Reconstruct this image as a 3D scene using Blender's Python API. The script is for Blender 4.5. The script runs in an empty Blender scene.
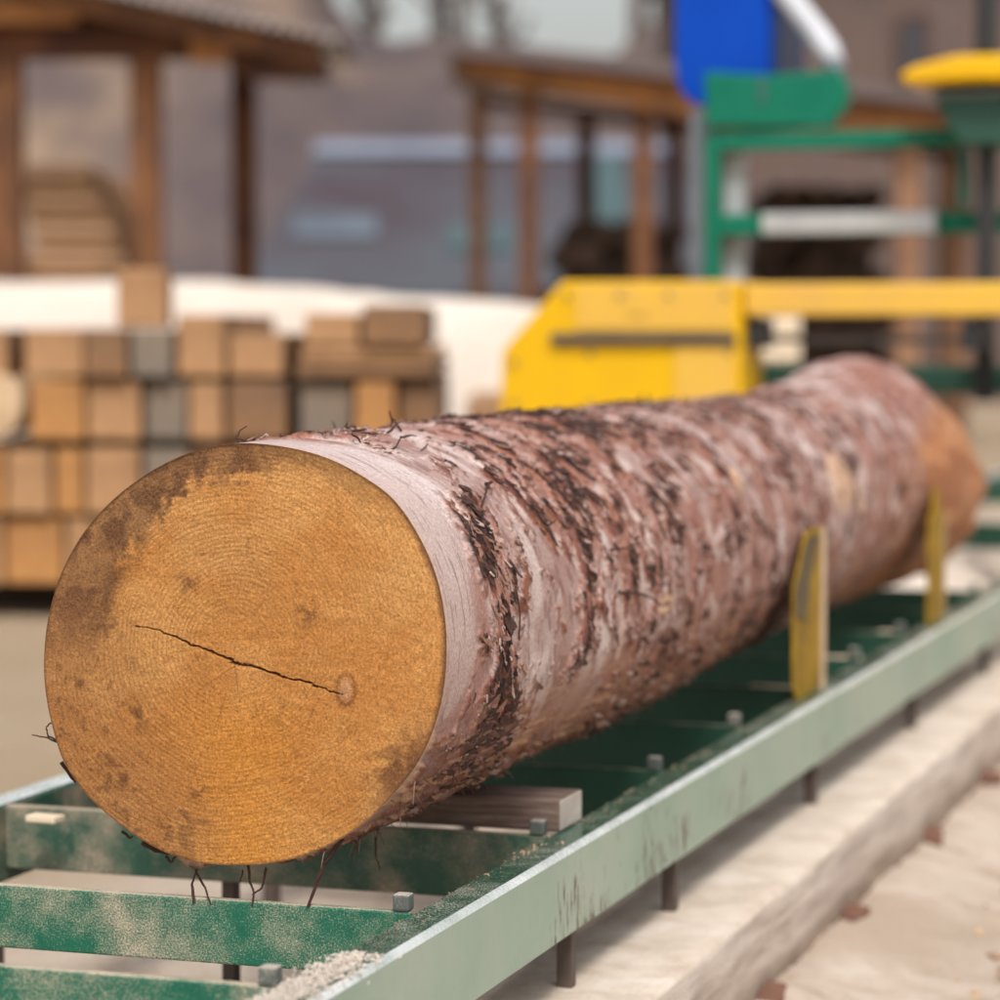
import bpy, bmesh, math, random
import numpy as np
from mathutils import Vector, Matrix
random.seed(7)
S = bpy.context.scene
COL = S.collection
R = math.radians

# ------------------------------------------------------------------ camera, world, sun, exposure
YAW = math.atan(950/2880.0); PITCH = math.atan(176/2880.0); FPX = 2880.0
cam_data = bpy.data.cameras.new('camera'); cam = bpy.data.objects.new('camera', cam_data); COL.objects.link(cam)
cam.location = (0, 0, 1.10); cam.rotation_euler = (math.pi/2-PITCH, 0, YAW)
cam_data.sensor_width = 36; cam_data.lens = 36*FPX/1000.0
cam_data.clip_start = 0.05; cam_data.clip_end = 2000
cam_data.dof.use_dof = True; cam_data.dof.focus_distance = 3.50; cam_data.dof.aperture_fstop = 2.9
S.camera = cam
w = bpy.data.worlds.new('World'); S.world = w; w.use_nodes = True
nt = w.node_tree; bg = nt.nodes['Background']
sky = nt.nodes.new('ShaderNodeTexSky'); sky.sky_type = 'NISHITA'; sky.sun_disc = False
SUN_EL, SUN_AZ = R(52), R(155)          # azimuth measured from +Y clockwise
sky.sun_elevation = SUN_EL; sky.sun_rotation = SUN_AZ; sky.dust_density = 4.0; sky.air_density = 1.4
hs = nt.nodes.new('ShaderNodeHueSaturation'); hs.inputs['Saturation'].default_value = 0.30; hs.inputs['Value'].default_value = 1.25
nt.links.new(sky.outputs[0], hs.inputs['Color']); nt.links.new(hs.outputs[0], bg.inputs['Color'])
bg.inputs['Strength'].default_value = 0.13
sd = bpy.data.lights.new('sun', 'SUN'); sd.energy = 2.6; sd.angle = R(14); sd.color = (1.0, 0.955, 0.91)
sun = bpy.data.objects.new('sun', sd); COL.objects.link(sun)
dv = Vector((math.sin(SUN_AZ)*math.cos(SUN_EL), math.cos(SUN_AZ)*math.cos(SUN_EL), math.sin(SUN_EL)))
sun.rotation_euler = dv.to_track_quat('Z', 'Y').to_euler()
S.render.engine = 'CYCLES'
S.view_settings.view_transform = 'Standard'; S.view_settings.look = 'None'
S.view_settings.exposure = -0.03; S.view_settings.gamma = 1.0; S.view_settings.use_curve_mapping = False

# ------------------------------------------------------------------ helpers: rays
CM = Matrix.Translation(cam.location) @ cam.rotation_euler.to_matrix().to_4x4()
CR = cam.rotation_euler.to_matrix(); C0 = Vector(cam.location)
RY = Matrix.Rotation(YAW, 4, 'Z')
def ray(px, py): return CR @ Vector(((px-500)/FPX, -(py-500)/FPX, -1.0))
def on_y(px, py, s): d = ray(px, py); return C0 + d*(s/d.y)
def on_z(px, py, z): d = ray(px, py); return C0 + d*((z-C0.z)/d.z)
FW = Vector((-math.sin(YAW), math.cos(YAW), 0))
def on_d(px, py, D): d = ray(px, py); return C0 + d*(D/d.dot(FW))
def pxm(D): return FPX/D

# ------------------------------------------------------------------ helpers: noise (numpy)
def _h(ix, iy, iz, seed):
    n = (ix*374761393 + iy*668265263 + iz*2147483647 + seed*1274126177) & 0xffffffff
    n = ((n ^ (n >> 13))*1274126177) & 0xffffffff
    n = ((n ^ (n >> 16))*2246822519) & 0xffffffff
    return ((n ^ (n >> 15)) & 0xffffff)/float(0xffffff)
def vnoise(x, y, z, seed=0):
    x, y, z = np.broadcast_arrays(np.asarray(x, float), np.asarray(y, float), np.asarray(z, float))
    ix, iy, iz = (np.floor(a).astype(np.int64) for a in (x, y, z))
    fx, fy, fz = x-ix, y-iy, z-iz
    fx, fy, fz = (a*a*(3-2*a) for a in (fx, fy, fz))
    r = 0
    for dx in (0, 1):
        for dy in (0, 1):
            for dz in (0, 1):
                r = r + _h(ix+dx, iy+dy, iz+dz, seed)*(fx if dx else 1-fx)*(fy if dy else 1-fy)*(fz if dz else 1-fz)
    return r
def fbm(x, y, z, o=4, seed=0, g=0.5):
    a, t, r, f = 1.0, 0.0, 0, 1.0
    for i in range(o):
        r = r + a*vnoise(np.asarray(x)*f, np.asarray(y)*f, np.asarray(z)*f, seed+i*17); t += a; a *= g; f *= 2.03
    return r/t
def sst(a, b, x): t = np.clip((x-a)/(b-a), 0, 1); return t*t*(3-2*t)
def lin(c):
    c = np.array(c, float)/255.0
    return np.where(c <= .04045, c/12.92, ((c+.055)/1.055)**2.4)

# ------------------------------------------------------------------ helpers: materials
def newmat(name):
    m = bpy.data.materials.new(name); m.use_nodes = True
    t = m.node_tree; return m, t, t.nodes['Principled BSDF']
def N(t, kind, **kw):
    n = t.nodes.new('ShaderNode'+kind)
    for k, v in kw.items():
        if k in n.inputs: n.inputs[k].default_value = v
        else: setattr(n, k, v)
    return n
def noise(t, vec, scale, detail=5, rough=.6):
    n = N(t, 'TexNoise', Scale=scale, Detail=detail, Roughness=rough); t.links.new(vec, n.inputs['Vector']); return n.outputs['Fac']
def ramp(t, fac, stops, interp='LINEAR'):
    n = t.nodes.new('ShaderNodeValToRGB'); n.color_ramp.interpolation = interp
    e = n.color_ramp.elements
    while len(e) < len(stops): e.new(0.5)
    for i, (p, c) in enumerate(stops):
        e[i].position = p; e[i].color = (*c, 1) if len(c) == 3 else c
    t.links.new(fac, n.inputs[0]); return n.outputs[0]
def mix(t, fac, a, b, mode='MIX'):
    n = t.nodes.new('ShaderNodeMix'); n.data_type = 'RGBA'; n.blend_type = mode
    for s, v in ((n.inputs[0], fac), (n.inputs[6], a), (n.inputs[7], b)):
        if hasattr(v, 'is_output') or isinstance(v, bpy.types.NodeSocket): t.links.new(v, s)
        elif isinstance(v, (int, float)): s.default_value = v
        else: s.default_value = (*v, 1) if len(v) == 3 else v
    return n.outputs[2]
def mth(t, op, a, b=0.0):
    n = t.nodes.new('ShaderNodeMath'); n.operation = op
    for s, v in ((n.inputs[0], a), (n.inputs[1], b)):
        if isinstance(v, bpy.types.NodeSocket): t.links.new(v, s)
        else: s.default_value = v
    return n.outputs[0]
def bump(t, b, h, strength=.3, dist=.01):
    n = N(t, 'Bump', Strength=strength, Distance=dist); t.links.new(h, n.inputs['Height']); t.links.new(n.outputs[0], b.inputs['Normal'])
def coords(t, scale=(1, 1, 1), world=False):
    g = t.nodes.new('ShaderNodeNewGeometry') if world else t.nodes.new('ShaderNodeTexCoord')
    m = N(t, 'Mapping'); m.inputs['Scale'].default_value = scale
    t.links.new(g.outputs['Position' if world else 'Object'], m.inputs['Vector']); return m.outputs[0]

def wood(name, a, b, c=None, scale=(3, 3, 40), rough=.85, world=False, s0=2.0):
    """timber: long grain streaks between two colours plus blotches"""
    m, t, p = newmat(name); v = coords(t, scale, world)
    g = noise(t, v, s0, 8, .65); v2 = coords(t, (1, 1, 1), world); bl = noise(t, v2, 3.2, 4, .55)
    col = ramp(t, g, [(.3, a), (.7, b)])
    if c is not None: col = mix(t, ramp(t, bl, [(.42, (0, 0, 0)), (.62, (1, 1, 1))]), col, c)
    t.links.new(col, p.inputs['Base Color']); p.inputs['Roughness'].default_value = rough
    p.inputs['Specular IOR Level'].default_value = .25
    bump(t, p, g, .35, .004); return m
def dustgreen(name, green, dust, patch=.5, fine=.5, rough=.42, top=.75, seed=0.0):
    """painted steel with clinging sawdust: speckles, larger caked patches, more on upward faces"""
    m, t, p = newmat(name); v = coords(t, (1, 1, 1), True)
    mp = N(t, 'Mapping'); mp.inputs['Location'].default_value = (seed, seed*.7, seed*.3); t.links.new(v, mp.inputs['Vector']); v = mp.outputs[0]
    n1 = noise(t, v, 7, 3, .5); n2 = noise(t, v, 420, 2, .6); n3 = noise(t, v, 30, 5, .7); n4 = noise(t, v, 3.5, 2, .5)
    base = mix(t, n3, tuple(x*.62 for x in green), tuple(min(1, x*1.3) for x in green))
    wear = ramp(t, n3, [(.62, (0, 0, 0)), (.72, (1, 1, 1))])
    base = mix(t, mth(t, 'MULTIPLY', wear, .35), base, (.11, .10, .085))
    lv = mth(t, 'ADD', mth(t, 'MULTIPLY', n1, patch), mth(t, 'MULTIPLY', n2, fine))
    lv = mth(t, 'ADD', lv, mth(t, 'MULTIPLY', n3, .25))
    geo = t.nodes.new('ShaderNodeNewGeometry'); sx = t.nodes.new('ShaderNodeSeparateXYZ'); t.links.new(geo.outputs['Normal'], sx.inputs[0])
    up = ramp(t, sx.outputs[2], [(.55, (0, 0, 0)), (.9, (1, 1, 1))])
    lv = mth(t, 'ADD', lv, mth(t, 'MULTIPLY', up, top*.22))
    msk = ramp(t, lv, [(.60, (0, 0, 0)), (.70, (.45, .45, .45)), (.78, (1, 1, 1))])
    dc = mix(t, n2, tuple(x*.6 for x in dust), dust)
    t.links.new(mix(t, msk, base, dc), p.inputs['Base Color'])
    rr = mth(t, 'ADD', mth(t, 'MULTIPLY', msk, .5), rough); t.links.new(rr, p.inputs['Roughness'])
    bump(t, p, mth(t, 'ADD', msk, mth(t, 'MULTIPLY', n2, .3)), .5, .0012); return m
def paint(name, c, c2=None, rough=.4, sc=6, bumpy=.1, spec=.5):
    m, t, p = newmat(name); v = coords(t, (1, 1, 1), True); n = noise(t, v, sc, 5, .6); n2 = noise(t, v, sc*14, 4, .6)
    c2 = c2 or tuple(x*.7 for x in c)
    col = mix(t, ramp(t, n, [(.35, (0, 0, 0)), (.7, (1, 1, 1))]), c, c2)
    t.links.new(col, p.inputs['Base Color'])
    t.links.new(mth(t, 'ADD', mth(t, 'MULTIPLY', n2, .25), rough-.1), p.inputs['Roughness']); p.inputs['Specular IOR Level'].default_value = spec
    bump(t, p, n2, bumpy, .002); return m

SAWDUST = (.60, .47, .34)
M = {}
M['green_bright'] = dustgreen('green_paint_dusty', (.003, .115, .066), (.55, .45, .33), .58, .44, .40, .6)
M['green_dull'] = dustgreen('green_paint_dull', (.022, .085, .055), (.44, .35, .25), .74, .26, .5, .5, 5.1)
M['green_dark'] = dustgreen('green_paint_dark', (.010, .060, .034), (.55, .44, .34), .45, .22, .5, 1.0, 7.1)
M['rail_top'] = dustgreen('rail_top_paint', (.016, .085, .055), (.62, .56, .48), .30, .62, .16, .06, 1.7)
def rail_side():  # outer rail side in a paler green than the top, with dark chips
    m, t, p = newmat('rail_side_pale_paint'); v = coords(t, (1, 1, 1), True)
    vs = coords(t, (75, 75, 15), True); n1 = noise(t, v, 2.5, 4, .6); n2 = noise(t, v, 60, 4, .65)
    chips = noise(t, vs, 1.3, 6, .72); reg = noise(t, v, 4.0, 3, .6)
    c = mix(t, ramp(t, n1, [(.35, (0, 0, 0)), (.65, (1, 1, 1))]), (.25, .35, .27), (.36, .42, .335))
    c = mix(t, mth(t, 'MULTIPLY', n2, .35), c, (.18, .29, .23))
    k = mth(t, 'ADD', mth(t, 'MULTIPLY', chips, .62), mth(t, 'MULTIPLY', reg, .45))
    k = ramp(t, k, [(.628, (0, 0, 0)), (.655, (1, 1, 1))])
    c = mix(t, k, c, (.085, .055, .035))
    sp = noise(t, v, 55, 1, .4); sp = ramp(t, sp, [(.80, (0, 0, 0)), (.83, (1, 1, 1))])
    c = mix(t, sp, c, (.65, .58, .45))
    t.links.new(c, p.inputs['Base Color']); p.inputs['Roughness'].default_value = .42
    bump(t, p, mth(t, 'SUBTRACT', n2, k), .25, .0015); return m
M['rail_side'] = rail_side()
M['worn_lit_edge'] = paint('worn_edge_highlight', (.62, .65, .65), (.36, .42, .39), .25, 8)  # worn rail lip with the sky's highlight put into its pale colour
M['steel_grey'] = paint('weathered_steel', (.16, .15, .14), (.10, .085, .07), .5, 20)
M['peg'] = dustgreen('dusty_peg_steel', (.085, .10, .09), (.5, .44, .37), .45, .45, .5, .9, 2.2)
M['leg_steel'] = paint('brown_leg_steel', (.10, .07, .055), (.06, .045, .035), .6, 20)
M['stop_yellow'] = paint('stop_yellow_paint', (.38, .22, .004), (.16, .09, .008), .5, 14, .1, .15)
M['stop_dark'] = paint('stop_dark_patch', (.07, .05, .02), (.11, .08, .03), .6, 25)
M['beige_edge'] = paint('stop_edge_beige', (.50, .38, .26), (.40, .30, .20), .5, 25)  # beige, paler than the stop's yellow plate
M['yellow'] = paint('machine_yellow', (.76, .44, .004), (.68, .37, .012), .38, 3, .1, .2)
M['yellow_pale'] = paint('machine_yellow_dusty', (.72, .43, .055), (.66, .38, .08), .5, 4, .1, .25)
M['mgreen'] = paint('machine_green', (.002, .135, .080), (.006, .165, .10), .45, 5, .1, .2)
M['mgreen_dark'] = paint('machine_green_dark', (.010, .07, .045), (.012, .05, .035), .5, 5)
M['blue'] = paint('machine_blue', (.001, .060, .44), (.001, .050, .38), .4, 4, .1, .15)
M['navy'] = paint('machine_navy', (.004, .02, .09), (.004, .02, .07), .4, 4)
M['black'] = paint('black_rubber', (.012, .013, .016), (.02, .02, .022), .5, 9)
M['pale_tube'] = paint('pale_hose', (.62, .64, .70), (.5, .52, .56), .4, 9)
M['pale_steel'] = paint('galvanised_steel', (.42, .43, .43), (.32, .33, .35), .4, 9)
M['grey_steel'] = paint('grey_painted_steel', (.17, .20, .23), (.12, .14, .16), .45, 9)
M['dark_blade'] = paint('dark_blade_steel', (.06, .05, .05), (.09, .075, .06), .4, 9)
M['cream_board'] = wood('fresh_cream_board', (.66, .52, .37), (.78, .65, .48))
M['t_tan'] = wood('timber_tan', (.33, .175, .08), (.50, .29, .15), (.26, .145, .075), (9, 3, 9), world=False, s0=3)
M['t_orange'] = wood('timber_orange', (.36, .17, .055), (.52, .265, .10), (.29, .14, .055), (9, 3, 9), s0=3)
M['t_pale'] = wood('timber_pale', (.50, .35, .21), (.64, .47, .31), (.42, .28, .16), (9, 3, 9), s0=3)
M['t_warm'] = wood('board_warm', (.50, .29, .165), (.66, .42, .26), (.42, .25, .15), (9, 3, 9), s0=3)
M['t_grey'] = wood('timber_grey', (.14, .115, .095), (.24, .20, .165), (.24, .17, .11), (9, 3, 9), s0=3)
M['t_brown'] = wood('timber_brown', (.19, .10, .05), (.31, .17, .085), (.13, .08, .055), (9, 3, 9), s0=3)
M['t_dark'] = wood('timber_dark', (.035, .027, .02), (.06, .045, .035))
M['shed_wood'] = wood('shed_wood_brown', (.13, .055, .024), (.22, .098, .042), (.10, .045, .024), (6, 6, .8), world=True)
M['shed_dark'] = wood('shed_wood_dark', (.09, .035, .018), (.15, .062, .028), (.07, .03, .02), (6, 6, .8), world=True)
M['shed_light'] = wood('shed_wood_light', (.24, .125, .07), (.33, .18, .105), (.18, .095, .055), (6, 6, .8), world=True)
M['fascia'] = wood('fascia_orange_wood', (.36, .155, .052), (.48, .22, .08), (.24, .11, .05), (1, 1, 8), world=True)
M['roof_pale'] = paint('roof_sheet_pale', (.33, .30, .28), (.24, .21, .20), .5, 3)
M['roof_dark'] = paint('roof_sheet_dark', (.13, .095, .09), (.10, .075, .075), .6, 2)
M['barn_roof'] = paint('barn_roof_slate', (.062, .046, .055), (.085, .095, .11), .7, .35, .1, .2)
M['barn_ridge'] = paint('barn_ridge_metal', (.22, .25, .32), (.18, .20, .26), .45, 2)
M['barn_patch'] = paint('barn_skylight', (.13, .155, .19), (.07, .08, .10), .6, .9, .1, .2)
M['teal'] = paint('teal_sheet', (.07, .12, .125), (.06, .085, .09), .6, .9, .1, .2)
M['barn_wall'] = wood('barn_wall_boards', (.085, .065, .060), (.16, .12, .105), (.13, .085, .07), (5, 5, .6), world=True)
M['window_dark'] = paint('dark_window', (.03, .03, .035), (.04, .04, .05), .3, 2)
M['bark_dark'] = wood('dark_log_bark', (.06, .035, .025), (.13, .08, .055), (.035, .025, .02), (4, 4, 4))
M['tree_bark'] = wood('tree_bark', (.13, .10, .085), (.20, .16, .14), (.09, .07, .06), (6, 6, 1.5))
M['twig'] = wood('twig_brown', (.14, .10, .085), (.20, .15, .13))
M['shred'] = wood('bark_shred', (.035, .018, .014), (.09, .045, .03))
M['chip'] = wood('wood_chip', (.50, .34, .2), (.68, .52, .36), (.3, .16, .09), (20, 20, 20))
M['brick'] = wood('red_brown_block', (.15, .07, .045), (.22, .11, .075), (.10, .05, .035), (8, 8, 8))

def blockmat():
    m, t, p = newmat('weathered_block_wood'); v = coords(t, (3, 30, 60), False); g = noise(t, v, 2.2, 8, .7)
    v1 = coords(t, (1, 1, 1)); b = noise(t, v1, 14, 4, .6)
    c = ramp(t, g, [(.28, (.05, .032, .025)), (.5, (.15, .10, .08)), (.75, (.33, .26, .22))])
    c = mix(t, ramp(t, b, [(.5, (0, 0, 0)), (.7, (1, 1, 1))]), c, (.13, .09, .07))
    t.links.new(c, p.inputs['Base Color']); p.inputs['Roughness'].default_value = .85; bump(t, p, g, .6, .004); return m
M['block'] = blockmat()
M['block_end'] = wood('block_end_grain', (.36, .31, .27), (.52, .47, .42), (.3, .26, .22), (30, 3, 8), s0=3)

def groundmat():
    m, t, p = newmat('sawdust_ground'); v = coords(t, (1, 1, 1), True)
    a = noise(t, v, .9, 5, .6); b = noise(t, v, 9, 6, .65); c = noise(t, v, 90, 5, .7); d = noise(t, v, 420, 2, .6)
    col = ramp(t, b, [(.30, (.44, .335, .25)), (.45, (.56, .455, .365)), (.68, (.66, .57, .48))])
    col = mix(t, ramp(t, a, [(.38, (1, 1, 1)), (.52, (0, 0, 0))]), col, (.49, .385, .30))
    sp = ramp(t, c, [(.63, (0, 0, 0)), (.70, (1, 1, 1))]); col = mix(t, mth(t, 'MULTIPLY', sp, .75), col, (.20, .11, .07))
    sxp = t.nodes.new('ShaderNodeSeparateXYZ'); t.links.new(v, sxp.inputs[0])
    dirt = ramp(t, mth(t, 'ADD', mth(t, 'MULTIPLY', sxp.outputs[0], -.25), mth(t, 'MULTIPLY', b, .3)), [(.70, (0, 0, 0)), (.86, (1, 1, 1))])
    col = mix(t, mth(t, 'MULTIPLY', dirt, .8), col, (.34, .25, .155))
    sp2 = ramp(t, d, [(.3, (.55, .55, .55)), (.7, (1.1, 1.1, 1.1))]); col = mix(t, .6, col, sp2, 'MULTIPLY')
    t.links.new(col, p.inputs['Base Color']); p.inputs['Roughness'].default_value = .95; p.inputs['Specular IOR Level'].default_value = .1
    bump(t, p, mth(t, 'ADD', b, mth(t, 'MULTIPLY', c, .5)), .8, .012); return m
M['ground'] = groundmat()
def bankmat():
    m, t, p = newmat('pale_sawdust'); v = coords(t, (1, 1, 1), True); b = noise(t, v, 1.2, 5, .6); c = noise(t, v, 60, 4, .7)
    col = ramp(t, b, [(.3, (.60, .52, .45)), (.7, (.72, .65, .59))]); col = mix(t, mth(t, 'MULTIPLY', c, .4), col, (.5, .38, .26))
    t.links.new(col, p.inputs['Base Color']); p.inputs['Roughness'].default_value = .95; bump(t, p, c, .6, .01); return m
M['bank'] = bankmat()
def hillmat():
    m, t, p = newmat('leaf_litter_hill'); v = coords(t, (1, 1, 1), True); a = noise(t, v, .22, 5, .6); b = noise(t, v, 1.1, 6, .7)
    col = ramp(t, a, [(.35, (.085, .065, .070)), (.5, (.13, .095, .085)), (.62, (.27, .19, .13))])
    col = mix(t, .6, col, ramp(t, b, [(.3, (.55, .53, .55)), (.7, (1.2, 1.15, 1.1))]), 'MULTIPLY')
    t.links.new(col, p.inputs['Base Color']); p.inputs['Roughness'].default_value = .95; bump(t, p, b, 1, .2); return m
M['hill'] = hillmat()

# ------------------------------------------------------------------ helpers: objects
class MB:
    def __init__(s): s.bm = bmesh.new()
    def box(s, c, d, rz=0, ry=0, rx=0, mi=0):
        m = Matrix.Translation(c) @ Matrix.Rotation(rz, 4, 'Z') @ Matrix.Rotation(ry, 4, 'Y') @ Matrix.Rotation(rx, 4, 'X') @ Matrix.Diagonal((*d, 1))
        r = bmesh.ops.create_cube(s.bm, size=1, matrix=m)
        for f in {f for v in r['verts'] for f in v.link_faces}: f.material_index = mi
        return s
    def bb(s, x0, x1, y0, y1, z0, z1, mi=0): return s.box(((x0+x1)/2, (y0+y1)/2, (z0+z1)/2), (abs(x1-x0), abs(y1-y0), abs(z1-z0)), mi=mi)
    def tube(s, pts, rad, n=10, cap=True):
        pts = [Vector(p) for p in pts]
        if not isinstance(rad, (list, tuple)): rad = [rad]*len(pts)
        rings = []; up = Vector((.13, .21, .97))
        for i, p in enumerate(pts):
            d = (pts[min(i+1, len(pts)-1)]-pts[max(i-1, 0)]).normalized()
            a = d.cross(up)
            if a.length < .05: a = d.cross(Vector((1, 0, 0)))
            a.normalize(); b = d.cross(a)
            rings.append([s.bm.verts.new(p+(a*math.cos(k*2*math.pi/n)+b*math.sin(k*2*math.pi/n))*rad[i]) for k in range(n)])
        for i in range(len(rings)-1):
            for k in range(n):
                f = s.bm.faces.new((rings[i][k], rings[i][(k+1) % n], rings[i+1][(k+1) % n], rings[i+1][k])); f.smooth = n > 6
        if cap:
            s.bm.faces.new(rings[0][::-1]); s.bm.faces.new(rings[-1])
        return s
    def prism(s, poly, axis, a0, a1, mi=0):
        """poly of 2-D points extruded along axis: 'y' -> (x,z) poly, 'x' -> (y,z), 'z' -> (x,y)"""
        def P(u, v, a): return {'y': (u, a, v), 'x': (a, u, v), 'z': (u, v, a)}[axis]
        A = [s.bm.verts.new(P(u, v, a0)) for u, v in poly]; B = [s.bm.verts.new(P(u, v, a1)) for u, v in poly]
        n = len(poly); fs = [s.bm.faces.new(A), s.bm.faces.new(B[::-1])]
        for i in range(n): fs.append(s.bm.faces.new((A[i], B[i], B[(i+1) % n], A[(i+1) % n])))
        for f in fs: f.material_index = mi
        return s
    def build(s, name, mats, parent=None, bevel=0, loc=None, rz=0):
        bmesh.ops.recalc_face_normals(s.bm, faces=s.bm.faces)
        me = bpy.data.meshes.new(name); s.bm.to_mesh(me); s.bm.free()
        for m in (mats if isinstance(mats, (list, tuple)) else [mats]): me.materials.append(m)
        o = bpy.data.objects.new(name, me); COL.objects.link(o)
        if parent: o.parent = parent
        if loc is not None: o.location = loc
        o.rotation_euler.z = rz
        if bevel:
            b = o.modifiers.new('bevel', 'BEVEL'); b.width = bevel; b.segments = 2; b.limit_method = 'ANGLE'
        return o
def tag(o, label=None, cat=None, group=None, kind=None):
    for k, v in (('label', label), ('category', cat), ('group', group), ('kind', kind)):
        if v: o[k] = v
    return o
def thing(name, label, cat, loc=(0, 0, 0), rz=0, group=None):
    o = bpy.data.objects.new(name, None); COL.objects.link(o); o.location = loc; o.rotation_euler.z = rz; o.empty_display_size = .1
    return tag(o, label, cat, group)
def npmesh(name, V, F, mats, parent=None, smooth=True, cols=None):
    me = bpy.data.meshes.new(name); V = np.asarray(V, np.float32); F = np.asarray(F, np.int32)
    k = F.shape[1]
    me.vertices.add(len(V)); me.vertices.foreach_set('co', V.ravel())
    me.loops.add(F.size); me.loops.foreach_set('vertex_index', F.ravel())
    me.polygons.add(len(F)); me.polygons.foreach_set('loop_start', np.arange(0, F.size, k, dtype=np.int32))
    me.polygons.foreach_set('loop_total', np.full(len(F), k, np.int32))
    me.update(calc_edges=True); me.validate()
    me.polygons.foreach_set('use_smooth', np.full(len(me.polygons), smooth, bool))
    for nm, c in (cols or {}).items():
        a = me.color_attributes.new(nm, 'FLOAT_COLOR', 'POINT')
        a.data.foreach_set('color', np.concatenate([np.clip(c, 0, 1), np.ones((len(c), 1))], 1).astype(np.float32).ravel())
    for m in (mats if isinstance(mats, (list, tuple)) else [mats]): me.materials.append(m)
    o = bpy.data.objects.new(name, me); COL.objects.link(o)
    if parent: o.parent = parent
    return o
def grid_faces(nu, nv, wrap=False):
    i = np.arange(nu-1)[:, None]; j = np.arange(nv if wrap else nv-1)[None, :]; j2 = (j+1) % nv
    return np.stack([i*nv+j+0*i, i*nv+j2, (i+1)*nv+j2, (i+1)*nv+j+0*i], -1).reshape(-1, 4)
def local(world, origin, rz):      # world point -> a thing's own frame
    return Matrix.Rotation(-rz, 4, 'Z') @ (Vector(world)-Vector(origin))

# ================================================================== THE SETTING
def uneven(edges, steps):
    r = []
    for (a, b), st in zip(zip(edges[:-1], edges[1:]), steps): r += list(np.arange(a, b, st))
    return np.array(r+[edges[-1]])
gx = uneven([-220, -40, -12, -3.2, .8, 6, 60, 220], [20, 2, .12, .035, .2, 4, 20])
gy = uneven([-60, -4, 2.2, 9, 20, 60, 300], [8, .6, .035, .12, 2, 20])
X, Y = np.meshgrid(gx, gy, indexing='ij')
Zg = (fbm(X*.7, Y*.7, 0, 3, 5)-.5)*.05*np.clip(1-abs(Y-6)/40, 0, 1) + (fbm(X*5, Y*5, 0, 4, 9)-.5)*.013 + (fbm(X*19, Y*19, 0, 3, 29)-.5)*.022
Zg += .05*np.exp(-((X+1.0)/.16)**2)     # sawdust drift against the beam
o = npmesh('ground', np.stack([X, Y, Zg], -1).reshape(-1, 3), grid_faces(len(gx), len(gy)), M['ground']); tag(o, kind='structure')

# hill, laid out in a frame facing down the yard
hx = np.linspace(-60, 60, 161); hy = np.concatenate([np.linspace(44, 78, 50), np.linspace(80, 160, 14)])
HX, HY = np.meshgrid(hx, hy, indexing='ij')
def crest(x):
    xp = 500+x*48.0
    c = np.interp(xp, [-2000, 0, 300, 345, 415, 440, 475, 500, 600, 640, 760, 3000], [11, 10.5, 9.2, 7.55, 7.45, 7.9, 7.6, 7.0, 6.95, 7.7, 9, 11])
    return c
HZ = crest(HX)*sst(44, 62, HY) - .4 + (fbm(HX*.3, HY*.3, 0, 4, 3)-.5)*.9*sst(46, 55, HY)
Pw = np.stack([HX*math.cos(YAW)-HY*math.sin(YAW), HX*math.sin(YAW)+HY*math.cos(YAW), HZ], -1).reshape(-1, 3)
o = npmesh('hill', Pw, grid_faces(len(hx), len(hy)), M['hill']); tag(o, kind='structure')

def yw(x, y, z=0): return Vector((x*math.cos(YAW)-y*math.sin(YAW), x*math.sin(YAW)+y*math.cos(YAW), z))   # yard frame -> world

# bare trees along the crest
def bare_tree(x, y, z, h, r, seed, label):
    rnd = random.Random(seed)
    root = thing('bare_tree', label, 'tree', yw(x, y, z), YAW, 'bare trees on the hill crest')
    lean = (rnd.uniform(-.05, .05), rnd.uniform(-.05, .05))
    tp = [Vector((lean[0]*h*k/6+rnd.uniform(-.04, .04), lean[1]*h*k/6, -.5+h*k/6)) for k in range(7)]
    MB().tube(tp, [r*(1-.13*k) for k in range(7)], 8).build('trunk', M['tree_bark'], root)
    c = MB()
    for i in range(26):
        t = rnd.uniform(.15, .98); p = tp[min(5, int(t*6))].lerp(tp[min(6, int(t*6)+1)], t*6 % 1)
        a = rnd.uniform(0, 6.28); L = h*rnd.uniform(.16, .36)*(1.1-t*.5)
        d = Vector((math.cos(a), math.sin(a), rnd.uniform(.3, 1.0))).normalized()
        q = p+d*L*.5+Vector((0, 0, .1)); e = q+d*L*.5+Vector((rnd.uniform(-.2, .2), 0, rnd.uniform(.1, .4)))
        c.tube([p, q, e], [r*.3, r*.17, .015], 5, False)
        for j in range(9):
            u = rnd.uniform(.2, 1); b = p.lerp(q, u*2) if u < .5 else q.lerp(e, u*2-1)
            d2 = (d+Vector((rnd.uniform(-1, 1), rnd.uniform(-1, 1), rnd.uniform(-.4, 1)))).normalized()
            l2 = L*rnd.uniform(.25, .55); c.tube([b, b+d2*l2*.6, b+d2*l2+Vector((0, 0, .05))], [.035, .022, .008], 4, False)
    c.build('crown', M['twig'], root)
for i, (px, h, r) in enumerate([(-60, 7, .2), (30, 8, .22), (110, 7, .2), (205, 8, .25), (290, 7, .2), (325, 8, .2), (368, 3, .10), (438, 8, .26), (462, 7, .18), (505, 2.2, .09), (640, 7, .22), (668, 7, .18), (725, 8, .25), (830, 8, .2)]):
    x = (px-500)/48.0; y = 61+(i*37 % 5)
    names = {368: 'thin bare sapling on the crest between the bright sky gaps', 438: 'thick bare trunk between the two bright gaps of sky', 462: 'slim bare tree right of the thickest trunk on the crest', 505: 'small leafless bush in the widest gap of sky', 640: 'leafless tree on the crest just left of the blue panel'}
    bare_tree(x, y, float(crest(x))-.6, h, r, 40+i, names.get(px, 'leafless grey tree on the brown hillside beyond the sheds'))

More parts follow.
